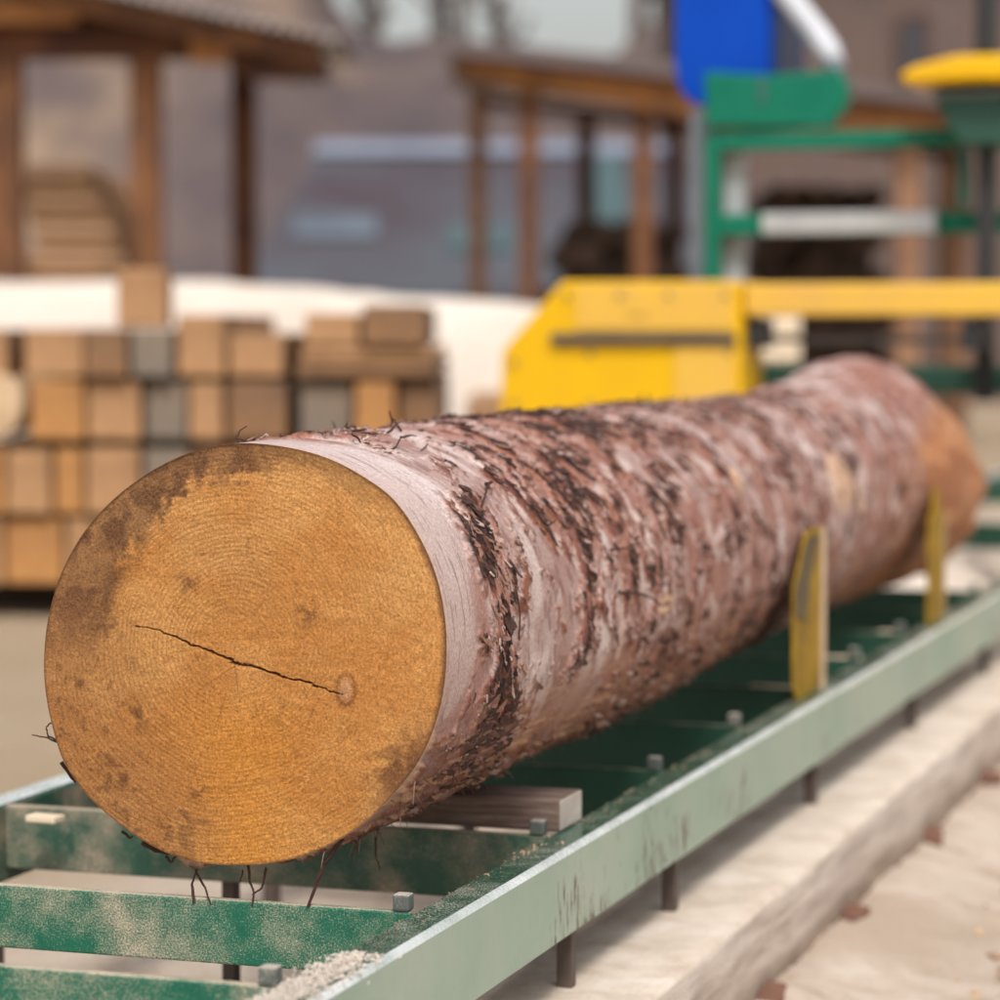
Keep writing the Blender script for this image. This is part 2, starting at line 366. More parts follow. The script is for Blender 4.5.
# ------------------------------------------------------------------ far buildings
def barn():
    D = 36.0; o0 = on_d(262, 324, D); o0.z = 0
    t = thing('long_barn', 'long dark roofed barn with pale ridge behind the open sheds', 'barn', o0, YAW)
    k = D/FPX; zz = lambda py: 1.1+(324-py)*k; xx = lambda px: (px-262)*k
    V = [(xx(236), 0, zz(292)), (xx(705), 0, zz(292)), (xx(705), 4.2, zz(128)), (xx(300), 4.2, zz(128)), (xx(236), 8.4, zz(292)), (xx(705), 8.4, zz(292))]
    V += [(x, y, z-.12) for x, y, z in V]
    npmesh('roof', V, [(0, 1, 2, 3), (3, 2, 5, 4), (0, 3, 4, 4), (6, 9, 8, 7), (0, 6, 7, 1), (1, 7, 8, 2)][:2]+[(6, 9, 8, 7), (0, 6, 7, 1), (1, 7, 8, 2), (0, 4, 10, 6)], M['barn_roof'], t, False)
    hp_ = MB(); vs_ = [hp_.bm.verts.new(v) for v in (V[0], V[3], V[4])]; hp_.bm.faces.new(vs_); hp_.build('hip', M['barn_patch'], t)
    a = MB(); a.prism([(3.85, zz(139)+.03), (4.2, zz(122)), (4.6, zz(139)+.03), (4.2, zz(128)+.005)], 'x', xx(294), xx(704)); a.build('ridge_sheet', M['barn_ridge'], t)
    b = MB(); b.bb(xx(268), xx(695), .5, 8, -.2, zz(300)); b.build('wall', M['barn_wall'], t)
    sl = (zz(128)-zz(292))/4.2; th = math.atan(sl)
    for (x0, x1, py0, py1, mt) in ((285, 372, 213, 238, 'barn_patch'), (447, 512, 226, 252, 'teal'), (588, 634, 142, 222, 'teal')):
        zc = (zz(py0)+zz(py1))/2; yc = (zc-zz(292))/sl; hh = (zz(py0)-zz(py1))/math.sin(th)
        s = MB(); s.box(((xx(x0)+xx(x1))/2, yc, zc+.04), (xx(x1)-xx(x0), hh, .05), rx=th); s.build('skylight', M[mt], t)
barn()
def big_barn():
    D = 40.0; o0 = on_d(680, 324, D); o0.z = 0; k = D/FPX
    t = thing('timber_barn', 'tall grey brown board barn with small dark window at upper right', 'barn', o0, YAW)
    W = 420*k
    MB().bb(0, W, 0, 5, -.2, 6.2).build('wall', M['barn_wall'], t)
    MB().prism([(-.4, 6.2), (2.5, 8.1), (5.4, 6.2), (5.4, 6.35), (2.5, 8.28), (-.4, 6.35)], 'x', -.3, W+.3).build('roof', M['roof_dark'], t)
    x = (910-680)*k; z = 1.1+(324-52)*k
    wdw = MB().bb(x-.19, x+.19, -.05, -.003, z-.40, z+.40).build('window', M['window_dark'], t)
    fr = MB()
    for a, b, c, d in ((x-.24, x-.19, z-.45, z+.45), (x+.19, x+.24, z-.45, z+.45), (x-.19, x+.19, z+.40, z+.45), (x-.19, x+.19, z-.45, z-.40)): fr.bb(a, b, -.07, -.003, c, d)
    fr.build('frame', M['shed_dark'], wdw)
big_barn()

def beam(mb, a, b, w, h):
    a, b = Vector(a), Vector(b); d = b-a
    mb.box((a+b)/2, (d.length, w, h), rz=math.atan2(d.y, d.x), ry=-math.asin(d.z/d.length))

# open shed in the middle distance: single pitch falling to the right
def shed_mid():
    D = 25.0; k = D/FPX; o0 = on_d(460, 324, D); o0.z = 0
    t = thing('open_shed', 'open timber shed with orange fascia and dark thin roof behind the saw', 'shed', o0, YAW)
    X_ = lambda px: (px-460)*k
    Zf = lambda py: 1.1+(324-py)*k
    MB().prism([(X_(457), Zf(61)), (X_(1010), Zf(121)), (X_(1010), Zf(150)), (X_(670), Zf(116)), (X_(460), Zf(78))], 'y', -.05, .05).build('fascia', M['fascia'], t, .01)
    MB().prism([(X_(448), Zf(44)), (X_(1030), Zf(108)), (X_(1030), Zf(120)), (X_(448), Zf(59))], 'y', -.35, 3.3).build('roof', M['roof_dark'], t)
    for px, m, yo, wd in ((478, 'shed_light', 1.6, 18), (529, 'shed_wood', 0, 20), (586, 'shed_dark', 2.6, 18), (643, 'shed_wood', 0, 19), (674, 'shed_dark', 2.6, 16), (728, 'shed_dark', 0, 18), (908, 'shed_light', 0, 22), (955, 'shed_light', 2.6, 28)):
        kk = (D+yo)/FPX; x = (px-500)*kk-(460-500)*k; w_ = wd*kk/2
        top = Zf(61+(px-457)*.11+16)
        MB().bb(x-w_, x+w_, .055+yo, .055+yo+2*w_, -.1, top+.04).build('post', M[m], t, .01)
    MB().prism([(X_(480), Zf(74)), (X_(1000), Zf(134)), (X_(1000), Zf(148)), (X_(480), Zf(88))], 'y', 2.45, 2.55).build('back_beam', M['shed_dark'], t)
shed_mid()

# open shed at the upper left
def shed_left():
    D = 18.0; k = D/FPX; o0 = on_d(148, 324, D); o0.z = 0
    t = thing('open_shed', 'open timber shed with corrugated roof edge at the upper left', 'shed', o0, YAW)
    X_ = lambda px: (px-148)*k
    Zf = lambda py: 1.1+(324-py)*k
    for px, wd, m, yo in ((8, 34, 'shed_wood', 0), (148, 30, 'shed_wood', 0), (245, 24, 'shed_dark', 1.2)):
        kk = (D+yo)/FPX; x = (px-500)*kk-(148-500)*k
        MB().bb(x-wd*kk/2, x+wd*kk/2, yo-.1, yo+.1, -.1, 1.1+(324-(58 if yo else 34))*kk).build('post', M[m], t, .01)
    MB().bb(X_(-160), X_(222), -.12, .12, Zf(62)+.002, Zf(34)).build('tie_beam', M['shed_dark'], t, .01)
    MB().bb(X_(-60), X_(86), -.32, -.13, Zf(30), Zf(8)).build('beam_end', M['fascia'], t, .01)
    MB().bb(X_(195), X_(232), -.20, -.125, Zf(68), Zf(42)).build('beam_end', M['fascia'], t, .01)
    MB().bb(X_(232), X_(322), -.10, .9, Zf(72), Zf(54)).build('tie_beam', M['shed_dark'], t, .01)
    # eave board and corrugated sheet, both sloping down to the right
    e = MB(); beam(e, (X_(-120), -.42, Zf(-38)), (X_(325), -.42, Zf(58)), .06, .20); e.build('eave_board', M['shed_wood'], t, .01)
    n = 150; x0, x1 = X_(-160), X_(345); zs0, zs1 = Zf(-58), Zf(48)
    V, F = [], []
    for i in range(n+1):
        u = i/n; x = x0+(x1-x0)*u; z = zs0+(zs1-zs0)*u+.022*math.sin(i*math.pi/2)
        V += [(x, -.6, z), (x, 1.25, z+.02), (x, -.6, z-.03), (x, 1.25, z-.01)]
    for i in range(n):
        a, b = i*4, i*4+4
        F += [(a, b, b+1, a+1), (a+2, a+3, b+3, b+2), (a, a+2, b+2, b), (a+1, b+1, b+3, a+3)]
    npmesh('roof', V, F, M['roof_pale'], t, False)
    u_ = MB(); u_.prism([(x0, zs0-.06), (x1-.2, zs1-.06), (x1-.2, zs1-.045), (x0, zs0-.045)], 'y', -.36, 1.2); u_.build('roof_boarding', M['shed_dark'], t)
    r = MB(); beam(r, (X_(-160), 1.0, 3.0), (X_(215), 1.0, 3.0), .1, .2); r.build('back_beam', M['shed_dark'], t)
    for px in (4, 149):
        x = (px-500)*(D+1.0)/FPX-(148-500)*k; MB().bb(x-.08, x+.08, .92, 1.08, -.1, 2.9).build('post', M['shed_dark'], t)
shed_left()

# ================================================================== the pale bank and stacks in the yard
def bank():
    D0 = 14.5
    xs = np.linspace(-4.6, .55, 130); ys = np.linspace(0, 3.4, 60)
    A, B = np.meshgrid(xs, ys, indexing='ij')
    top = np.interp(A, [-4.6, -1.6, .0, .35, .55], [1.38, 1.37, 1.26, 1.22, .9])
    Zb = top*np.minimum(sst(-.02, .55, B+.0*A), 1)*(1-.6*sst(1.6, 3.4, B))*(1-sst(.35, .56, A)*.9)*sst(-4.7, -4.4, A)
    Zb = Zb + (fbm(A*2, B*2, 0, 4, 8)-.5)*.05 + (fbm(A*9, B*9, 0, 3, 18)-.5)*.02 - .05
    o = npmesh('sawdust_heap', np.stack([A, B, Zb], -1).reshape(-1, 3), grid_faces(len(xs), len(ys)), M['bank'])
    o.location = yw(0, D0, 0); o.rotation_euler.z = YAW
    tag(o, 'long low heap of pale sawdust behind the squared timber stack', 'sawdust heap')
bank()

DT = 10.7; KT = DT/FPX; OT = yw(0, DT, 0)
ordn = ['first', 'second', 'third', 'fourth', 'fifth', 'sixth', 'seventh', 'eighth', 'ninth']
def timber(x0, x1, y0, y1, mat, label, yo=0.0, length=2.6, group='squared timbers stacked in the yard', name='squared_timber', cat='timber', D=DT, bev=.008):
    k = D/FPX; X0, X1 = (x0-500)*k+.004, (x1-500)*k-.004; Z0, Z1 = 1.1+(324-y1)*k+.002, 1.1+(324-y0)*k-.002
    o = MB().bb(-(X1-X0)/2, (X1-X0)/2, 0, length, 0, Z1-Z0).build(name, M[mat], None, bev, yw((X0+X1)/2, D+yo, Z0), YAW+random.uniform(-.006, .006))
    return tag(o, label, cat, group)
cname = {'t_tan': 'tan', 't_orange': 'orange', 't_grey': 'weathered grey', 't_brown': 'brown', 't_pale': 'pale'}
rows = [
 ('bottom', 518, 585, [(-55, 3, 't_tan'), (3, 62, 't_orange'), (64, 118, 't_tan'), (120, 180, 't_brown'), (182, 240, 't_tan'), (242, 300, 't_orange'), (302, 360, 't_tan'), (362, 420, 't_brown')]),
 ('second lowest', 447, 514, [(-45, 6, 't_orange'), (7, 52, 't_tan'), (54, 84, 't_orange'), (87, 141, 't_tan'), (143, 190, 't_grey'), (192, 250, 't_brown'), (252, 310, 't_tan'), (312, 370, 't_tan'), (372, 430, 't_brown')]),
 ('third', 380, 440, [(30, 85, 't_orange'), (87, 141, 't_tan'), (144, 187, 't_grey'), (189, 224, 't_tan'), (227, 287, 't_brown'), (298, 352, 't_grey'), (355, 396, 't_orange'), (398, 440, 't_brown')]),
 ('fourth', 328, 377, [(-40, 8, 't_tan'), (25, 85, 't_tan'), (87, 130, 't_brown'), (132, 174, 't_grey')])]
for rn, y0, y1, L in rows:
    for i, (x0, x1, m) in enumerate(L):
        timber(x0, x1, y0+random.uniform(0, 3), y1, m, f'{cname[m]} squared timber, {ordn[i]} from the left in the {rn} row', random.uniform(-.06, .06))
timber(177, 225, 314, 377, 't_tan', 'tall tan timber end standing above the fourth row')
timber(227, 283, 334, 377, 't_tan', 'tan timber right of the tall one in the fourth row', .05)
timber(296, 438, 363, 377, 't_brown', 'wide flat brown board on top of the grey timber', .0, cat='board', name='flat_board')
timber(300, 434, 348, 361, 't_tan', 'wide tan board under the two topmost timbers', .03, cat='board', name='flat_board')
timber(304, 359, 313, 346, 't_tan', 'left one of the two timbers on top of the wide boards', .04)
timber(362, 425, 304, 346, 't_brown', 'right one of the two timbers on top of the wide boards')
# short upright chunk on the stack, bearers under it, pale round log at its left
timber(113, 165, 268, 327, 't_tan', 'tan squared chunk standing on the stack in front of the shed post', .1, length=.24)
for a, b in ((.35, .55), (1.9, 2.1)):
    for q in range(1):
        k = KT; o = MB().bb((-70-500)*k, (430-500)*k, a, b, -.02, 1.1+(324-586)*k).build('bearer', M['t_dark'], None, .01, OT, YAW)
        tag(o, 'dark bearer under the front of the timber stack' if a < 1 else 'dark bearer under the rear of the timber stack', 'bearer', 'bearers under the timber stack')
b = MB(); b.tube([(0, 0, 0), (0, 1.2, 0), (0, 2.4, .0)], [.125, .122, .12], 28)
k = KT; o = b.build('peeled_log', M['t_pale'], None, .006, yw((-10-500)*k, DT-.05, 1.1+(324-405)*k), YAW)
tag(o, 'pale peeled round log end at the left edge of the timber stack', 'log')
timber(466, 520, 403, 445, 't_tan', 'low tan timber beyond the stack, left of the yellow housing', D=12.5, group=None)
timber(466, 520, 446, 500, 't_brown', 'brown timber lying under the low tan timber left of the yellow housing', D=12.5, group=None)
timber(466, 520, 501, 575, 't_brown', 'lowest brown timber on the ground left of the yellow housing', D=12.5, group=None)

# boards stacked in the left shed
pl = [(28, 88, 165, 180), (22, 97, 181, 194), (24, 104, 195, 208), (30, 116, 209, 222), (34, 118, 223, 236), (38, 121, 237, 250), (16, 124, 251, 264), (10, 126, 265, 279)]
for i in range(14):
    if i < 8: x0, x1, y0, y1 = pl[i]
    else: x0, x1, y0, y1 = 8, 128, 279+(i-8)*24+1, 279+(i-8)*24+23
    timber(x0, x1, y0, y1, ['t_warm', 't_tan'][i % 2], f'tan sawn board, number {i+1} from the top of the pile under the left shed' if i >= 8 else f'tan sawn board, {ordn[i]} from the top of the pile under the left shed',
           random.uniform(-.05, .05), 2.2, 'sawn boards piled under the left shed', 'sawn_board', 'board', 18.6)

# pale boards behind the saw
for i in range(9):
    y0 = 315+i*24
    timber(754, 801, y0, y0+21, 'cream_board', f'thick pale board, {ordn[i]} from the top of the pile behind the yellow beam', 0, 1.6, 'pale boards piled behind the saw', 'pale_board', 'board', 13.0)

# dark logs in the middle shed
def dark_logs(px0, px1, ytop, D, rowsn, label, group):
    k = D/FPX; r = .115; rnd = random.Random(px0)
    x0, x1 = (px0-500)*k, (px1-500)*k; zt = 1.1+(324-ytop)*k
    proto = None; z = r; row = 0
    while z < zt:
        n = int((x1-x0)/(2*r)); 
        for i in range(n-row//7):
            x = x0+r+(i+.5*(row % 2))*2*r*1.01+(row//7)*r; rr = rnd.uniform(.85, 1.12)
            if proto is None:
                b = MB(); b.tube([(0, 0, 0), (0, 1, .0), (0, 2.2, 0)], [r, r*.97, r*.94], 18); proto = b.build('rough_log', M['bark_dark']); o = proto
            else: o = proto.copy(); COL.objects.link(o)
            o.location = yw(x, D+rnd.uniform(-.2, .2), z); o.scale = (rr, 1, rr); o.rotation_euler = (0, rnd.uniform(0, 6), YAW)
            tag(o, label, 'log', group)
        z += r*1.75; row += 1
dark_logs(538, 702, 232, 26.2, 6, 'dark rough log piled under the middle shed, left of the green frame', 'dark logs left of the green frame')
dark_logs(742, 902, 192, 28, 7, 'dark brown bark covered log in the pile behind the green frame', 'dark logs behind the green frame')

# ================================================================== THE BAND SAW
def saw():
    s = 9.0; o0 = Vector((-1.6, s, 0))
    t = thing('band_sawmill', 'yellow and green band saw head straddling the track beyond the log', 'sawmill', o0)
    def P(px, py, ss=s): p = on_y(px, py, ss)-o0; return (p.x, p.z)
    # left band wheel housing with sloping shoulder
    poly = [P(513, 420), P(517, 350), P(576, 282), P(750, 282), P(752, 330), P(752, 420)]
    poly = [poly[0]] + poly[1:]
    zb = .62; poly = [(poly[0][0], zb)] + poly[1:-1] + [(poly[-1][0], zb)]
    h = MB().prism(poly, 'y', -.16, .16).build('wheel_housing', M['yellow'], t, .012)
    x0, z0 = P(567, 343); x1, z1 = P(749, 333)
    MB().bb(x0, x1, -.185, -.163, z0, z1).build('blade_slot', M['dark_blade'], h, .003)
    x0, z0 = P(642, 315); x1, z1 = P(662, 288); MB().bb(x0, x1, -.172, -.163, z0, z1).build('latch', M['yellow_pale'], h, .003)
    x0, z0 = P(688, 400); x1, z1 = P(746, 345); MB().bb(x0, x1, -.168, -.163, z0-.1, z1).build('cover_plate', M['yellow_pale'], h, .002)
    x0, z0 = P(590, 330); x1, z1 = P(745, 284); MB().bb(x0, x1, -.166, -.163, z0, z1).build('cover_plate', M['yellow_pale'], h, .002)
    for bx, by in ((530, 362), (582, 296), (634, 296), (682, 296), (738, 296), (530, 402), (604, 402), (680, 402), (742, 402), (742, 352), (604, 352)):
        px_, pz_ = P(bx, by); MB().tube([(px_, -.172, pz_), (px_, -.160, pz_)], .009, 6).build('bolt', M['steel_grey'], h)
    # top beam to the right housing
    x0, z0 = P(753, 316); x1, z1 = P(1000, 283)
    bm_ = MB().bb(x0, x1+.12, -.12, .10, z0, z1).build('top_beam', M['yellow_pale'], t, .01)
    xr = P(1016, 300)[0]
    MB().prism([(xr, .62), (xr, z0-.005), (xr+.9, z0-.005), (xr+1.0, 1.0), (xr+1.0, .62)], 'y', -.16, .16).build('wheel_housing', M['yellow'], t, .012)
    # the blade and its guides
    x0, z0 = P(752, 343); x1, z1 = P(994, 337)
    MB().bb(x0, x1, -.03, .0, z0, z1).build('blade', M['dark_blade'], t)
    x0, z0 = P(752, 348); x1, z1 = P(768, 317); MB().bb(x0+.003, x1, -.09, .09, z0, z1-.003).build('blade_guide', M['black'], t, .004)
    x0, z0 = P(966, 350); x1, z1 = P(986, 318); MB().bb(x0, x1, -.09, .09, z0, z1-.003).build('blade_guide', M['black'], t, .004)
    # carriage
    x0, z0 = P(755, 392, s+.4); x1, z1 = P(1000, 366, s+.4)
    MB().bb(x0-.1, x1+.15, .35, .45, z0, z1).build('carriage_beam', M['mgreen_dark'], t, .006)
    for xx in (-1.98, -1.12):
        l = MB().bb(xx+1.6-.04, xx+1.6+.04, .18, .62, .52, .80).build('carriage_side', M['mgreen_dark'], t, .006)
        for yy in (.28, .52):
            MB().tube([(xx+1.6-.03, yy, .445), (xx+1.6+.03, yy, .445)], .045, 18).build('roller_wheel', M['steel_grey'], l)
        MB().bb(xx+1.6-.03, xx+1.6+.03, .36, .44, .80, .96).build('mast', M['mgreen_dark'], t, .004)
    # green frame standing behind the beam
    sf = s+.4; Q = lambda px, py: P(px, py, sf)
    def fb(nm, a, b_, c, d, m, y0=.36, y1=.42, par=t, bev=.005):
        x0, z0 = Q(a, d); x1, z1 = Q(b_, c); return MB().bb(x0, x1, y0, y1, z0, z1).build(nm, M[m], par, bev)
    fb('upright', 707, 722, 135, 398, 'mgreen'); fb('upright', 720, 741, 152, 390, 'pale_steel', .44, .50); fb('upright', 686, 706, 108, 398, 'grey_steel', .44, .50)
    fb('cross_rail', 722.5, 962, 129, 151, 'mgreen'); fb('cross_rail', 722.5, 1010, 211, 236, 'mgreen')
    fb('pale_pipe', 768, 940, 212, 235, 'pale_steel', .30, .355)
    pl_ = [Q(708, 73), Q(775, 76), Q(840, 71), Q(850, 84), Q(849, 108), Q(836, 122), Q(836, 128), Q(709, 128)]
    pn = MB().prism(pl_, 'y', .345, .43).build('green_panel', M['mgreen'], t, .008)
    x0, z0 = Q(764, 104); x1, z1 = Q(769, 76); MB().bb(x0, x1, .335, .344, z0, z1-.01).build('hinge_strip', M['teal'], pn)
    # blue tank with a rounded lower corner
    bp = [Q(665, -60), Q(665, 66), Q(669, 84), Q(677, 97), Q(690, 104), Q(706, 106), Q(764, 106), Q(764, -60)]
    bt = MB().prism(bp, 'y', .52, .86).build('blue_tank', M['blue'], t, .012)
    x0, z0 = Q(765, 88); x1, z1 = Q(775, -60); MB().bb(x0, x1, .5, .88, z0, z1).build('tank_edge', M['navy'], bt, .004)
    # curved pale hose
    pts = [(768, -40), (778, -12), (793, 8), (810, 30), (822, 48), (830, 66)]
    hp = [(Q(a, b)[0], .50 if i else .52, Q(a, b)[1]) for i, (a, b) in enumerate(pts)]
    MB().tube(hp, [.045, .042, .04, .042, .042, .035], 14).build('hose', M['pale_tube'], t)
    MB().tube([(Q(831, 64)[0], .47, Q(831, 64)[1]), (Q(834, 74)[0], .42, Q(834, 74)[1])], [.03, .03], 12).build('hose_end', M['grey_steel'], t)
    # motor with yellow cap, black mast
    c1 = [Q(921, 84), Q(935, 76), Q(975, 66), Q(1040, 64), Q(1080, 70), Q(1080, 90), Q(990, 90), Q(926, 94)]
    mt = MB().prism([Q(950, 93), Q(1060, 93), Q(1060, 150), Q(975, 150), Q(955, 120)], 'y', .1, .5).build('motor', M['mgreen_dark'], t, .01)
    MB().prism(c1, 'y', .0, .56).build('motor_cap', M['yellow'], mt, .015)
    fb('motor_flange', 946, 1062, 96, 104, 'grey_steel', .08, .52, mt)
    fb('mast', 984, 1004, -60, 59, 'black', .2, .3); fb('mast', 984, 1003, 151, 400, 'black', .2, .3)
    fb('strut', 966, 978, 151, 209, 'mgreen_dark', .2, .28)
saw()

# ================================================================== THE TRACK
ZR = .40; YL0, YL1 = 1.6, 14.0
bed = thing('log_bed', 'long green steel track with crossbars carrying the big log', 'sawmill track', (-1.57, 3.2, 0))
OB = Vector((-1.57, 3.2, 0))
def rel(x, y, z): return (x-OB.x, y-OB.y, z-OB.z)
def bbw(mb, x0, x1, y0, y1, z0, z1, mi=0): return mb.bb(x0-OB.x, x1-OB.x, y0-OB.y, y1-OB.y, z0, z1, mi)
for side, xo, xi in (('r', -1.105, -1.168), ('l', -2.050, -1.998)):
    a, b = min(xo, xi), max(xo, xi)
    bm_ = bmesh.new()
    # subdivided long box with tiny dents
    ys = np.arange(YL0, YL1+.001, .1)
    prof = [(a, ZR-.115), (a, ZR-.010), (a+.003, ZR-.004), (a+.010, ZR), (b-.009, ZR), (b-.003, ZR-.002), (b, ZR-.007), (b, ZR-.115)]
    if side == 'l': prof = prof
    V = []; 
    for y in ys:
        d = (random.random()-.5)*.0012
        V += [rel(x+d, y, z+d*.6) for x, z in prof]
    n = len(prof); me_f = []
    for i in range(len(ys)-1):
        for j in range(n): me_f.append((i*n+j, i*n+(j+1) % n, (i+1)*n+(j+1) % n, (i+1)*n+j))
    o = npmesh('rail', V, me_f, [M['rail_top'], M['rail_side'] if side == 'r' else M['green_dull'], M['worn_lit_edge'], M['green_dark']], bed, False)
    mi = []
    for i in range(len(ys)-1):
        for j in range(n):
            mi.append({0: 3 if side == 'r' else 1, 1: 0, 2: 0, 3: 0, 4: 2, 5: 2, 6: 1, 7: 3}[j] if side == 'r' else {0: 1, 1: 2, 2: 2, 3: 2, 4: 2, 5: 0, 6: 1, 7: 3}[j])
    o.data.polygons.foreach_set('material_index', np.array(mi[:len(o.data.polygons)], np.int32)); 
    bm_.free()
bars = [2.24, 2.79, 3.20, 3.74, 4.35, 4.88, 5.42, 5.95, 6.48, 7.02, 7.56, 10.2, 12.8]
for i, y in enumerate(bars):
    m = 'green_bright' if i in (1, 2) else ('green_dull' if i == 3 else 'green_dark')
    mb = MB(); bbw(mb, -1.997, -1.1685, y, y+.016, ZR-(.082 if i == 2 else .095), ZR-.002)
    bar = mb.build('crossbar', M[m], bed, .003)
    mb = MB(); bbw(mb, -1.191, -1.1695, y-.002, y+.0185, ZR-.0015, ZR+.019); mb.build('peg', M['peg'], bar, .003)
for y in (2.9, 3.70, 4.25, 5.28, 6.34, 7.4, 8.5, 9.6, 10.7):
    mb = MB(); bbw(mb, -1.140, -1.118, y, y+.022, .10, ZR-.116); mb.build('leg', M['leg_steel'], bed, .002)
for y in (2.9, 3.74, 4.8, 5.9, 7, 8):
    mb = MB(); bbw(mb, -2.04, -2.015, y, y+.03, -.03, ZR-.141); mb.build('leg', M['leg_steel'], bed, .002)
    if y == 2.9: continue
    mb = MB(); bbw(mb, -1.66, -1.64, y+.0165, y+.04, -.03, ZR-.06); mb.build('leg', M['leg_steel'], bed, .002)

# log stops: flat uprights outside the right rail, each with an edge flange
def stop(x, y0, y1, z1, variant):
    x -= OB.x; y0 -= OB.y; y1 -= OB.y; z0 = ZR+.0005; L = y1-y0
    if variant == 0:
        a = MB().prism([(y0, z0+.03), (y0+.03, z0), (y1-.012, z0), (y1-.012, z1), (y0+L*.42, z1), (y0, z1-.10)], 'x', x-.004, x).build('log_stop', M['stop_yellow'], bed, .001)
        MB().prism([(y0+.004, z1-.15), (y0+L*.35, z1-.17), (y0+L*.62, z1-.06), (y1-.03, z1-.012), (y0+L*.45, z1-.012), (y0+.004, z1-.105)], 'x', x+.0006, x+.003).build('dark_patch', M['stop_dark'], a)  # flat dark patch near the top of the plate
        MB().bb(x-.004, x+.009, y1-.0115, y1-.003, z0, z1-.004).build('flange', M['beige_edge'], a, .001)
    else:
        a = MB().prism([(y0, z0), (y1, z0), (y1, z1-.07), (y0+L*.72, z1-.05), (y0+L*.66, z1), (y0+L*.34, z1), (y0+L*.28, z1-.05), (y0, z1-.07)], 'x', x-.006, x).build('log_stop', M['stop_yellow'], bed, .001)
        MB().bb(x-.004, x+.002, y1+.0005, y1+.010, z0, z1-.07).build('flange', M['beige_edge'], a, .001)
def ysol(px, x):           # distance along the track where a picture column meets the plane of the stop
    d = ray(px, 600); return d.y*(x/d.x)
X1 = -1.142; stop(X1, ysol(794, X1), ysol(822, X1), on_y(815, 528, ysol(815, X1)).z, 0)
X2 = -1.146; stop(X2, ysol(929, X2), ysol(944, X2), on_y(940, 487, ysol(940, X2)).z, 1)

# concrete-like sill beam under the track and its packing blocks
ys = np.arange(1.4, 16, .03); prof = [(-1.50, .02), (-1.49, .18), (-1.36, .195), (-1.24, .20), (-1.16, .20), (-1.09, .200), (-1.03, .199), (-1.006, .196), (-1.000, .186), (-1.000, .11), (-1.004, .045), (-1.2, .04)]
V = []
for y in ys:
    for j, (x, z) in enumerate(prof):
        e = (float(fbm(x*9, y*3.0, z*9, 4, 51))-.5); e2 = (float(fbm(x*30, y*14, z*30, 3, 71))-.5)
        V.append((x+e*.016+e2*.012, y, z+(e*.010+e2*.012)*(1 if z > .12 else .3)))
n = len(prof); F = [(i*n+j, i*n+(j+1) % n, (i+1)*n+(j+1) % n, (i+1)*n+j) for i in range(len(ys)-1) for j in range(n)]
def sillmat():
    m, t, p = newmat('dusty_sill_beam'); v = coords(t, (1, 1, 1), True); vl = coords(t, (12, 1.2, 14), True)
    g = noise(t, vl, 2.4, 7, .68); c = noise(t, v, 120, 4, .7); b = noise(t, v, 12, 5, .65)
    geo = t.nodes.new('ShaderNodeNewGeometry'); sx = t.nodes.new('ShaderNodeSeparateXYZ'); t.links.new(geo.outputs['Normal'], sx.inputs[0])
    side = ramp(t, g, [(.3, (.30, .225, .18)), (.5, (.52, .43, .365)), (.7, (.66, .57, .49))])
    topc = ramp(t, b, [(.3, (.48, .38, .29)), (.5, (.60, .50, .41)), (.7, (.70, .61, .52))])
    f = ramp(t, mth(t, 'ADD', mth(t, 'MULTIPLY', c, .5), sx.outputs[2]), [(.55, (0, 0, 0)), (.85, (1, 1, 1))])
    t.links.new(mix(t, f, side, topc), p.inputs['Base Color']); p.inputs['Roughness'].default_value = .92
    bump(t, p, mth(t, 'ADD', g, c), .6, .006); return m
sill = npmesh('sill_beam', V, F, sillmat()); tag(sill, 'long low sawdust covered beam on the ground under the right rail', 'beam')
lbl = ['nearest reddish packing block under the low beam at the bottom edge', 'second reddish packing block under the low beam from the camera', 'third reddish packing block under the low beam from the camera', 'fourth reddish packing block under the low beam, by the right edge', 'reddish packing block under the far end of the low beam']
for i, y in enumerate((4.35, 5.00, 5.82, 6.62, 7.45)):
    o = MB().box((0, 0, .02), (.12, .085, .07), rz=.16*(-1)**i, rx=.12, ry=.1).build('packing_block', M['brick'], None, .006, (-1.030, y, .012)); tag(o, lbl[i], 'block', 'packing blocks under the low beam')

# wooden block under the front of the log
p = on_z(556, 838, ZR)
o = MB().bb(-.56, 0, 0, .105, 0, .044)
blk = o.build('wooden_block', [M['block'], M['block_end']], None, .003, (p.x-.006, 3.762, ZR+.0008), 0)
for f in blk.data.polygons:
    if f.normal.x > .9: f.material_index = 1
tag(blk, 'weathered grey wooden block wedged between the log and the crossbar', 'wooden block')

# ================================================================== THE LOG
LX, LZ, LY0, LY1, LR = -1.373, .704, 3.18, 7.60, .2495
def rprof(s):
    return np.interp(s, [3.18, 4.2, 5.2, 5.75, 6.05, 6.38, 6.68, 6.95, 7.25, 7.50, 7.60], [.2575, .2525, .2505, .2490, .2480, .252, .266, .276, .260, .242, .225])
def centre(s):
    dx = np.interp(s, [3.18, 4.6, 5.2, 6.3, 6.7, 7.0, 7.3, 7.6], [0, 0, -.020, -.034, -.034, -.020, -.018, -.015]); rz_ = rprof(s)
    return LX+dx, LZ+np.interp(s, [3.18, 5.7, 7.0, 7.6], [0, 0, .006, -.02])
def rim(phi, s): # slow irregularity of the cross-section
    return 1+.010*(fbm(np.cos(phi)*1.3+5, np.sin(phi)*1.3, s*.9, 3, 91)-.5)*2+.010*(fbm(np.cos(phi)*4+5, np.sin(phi)*4, s*3, 3, 95)-.5)*2
TILT = .05
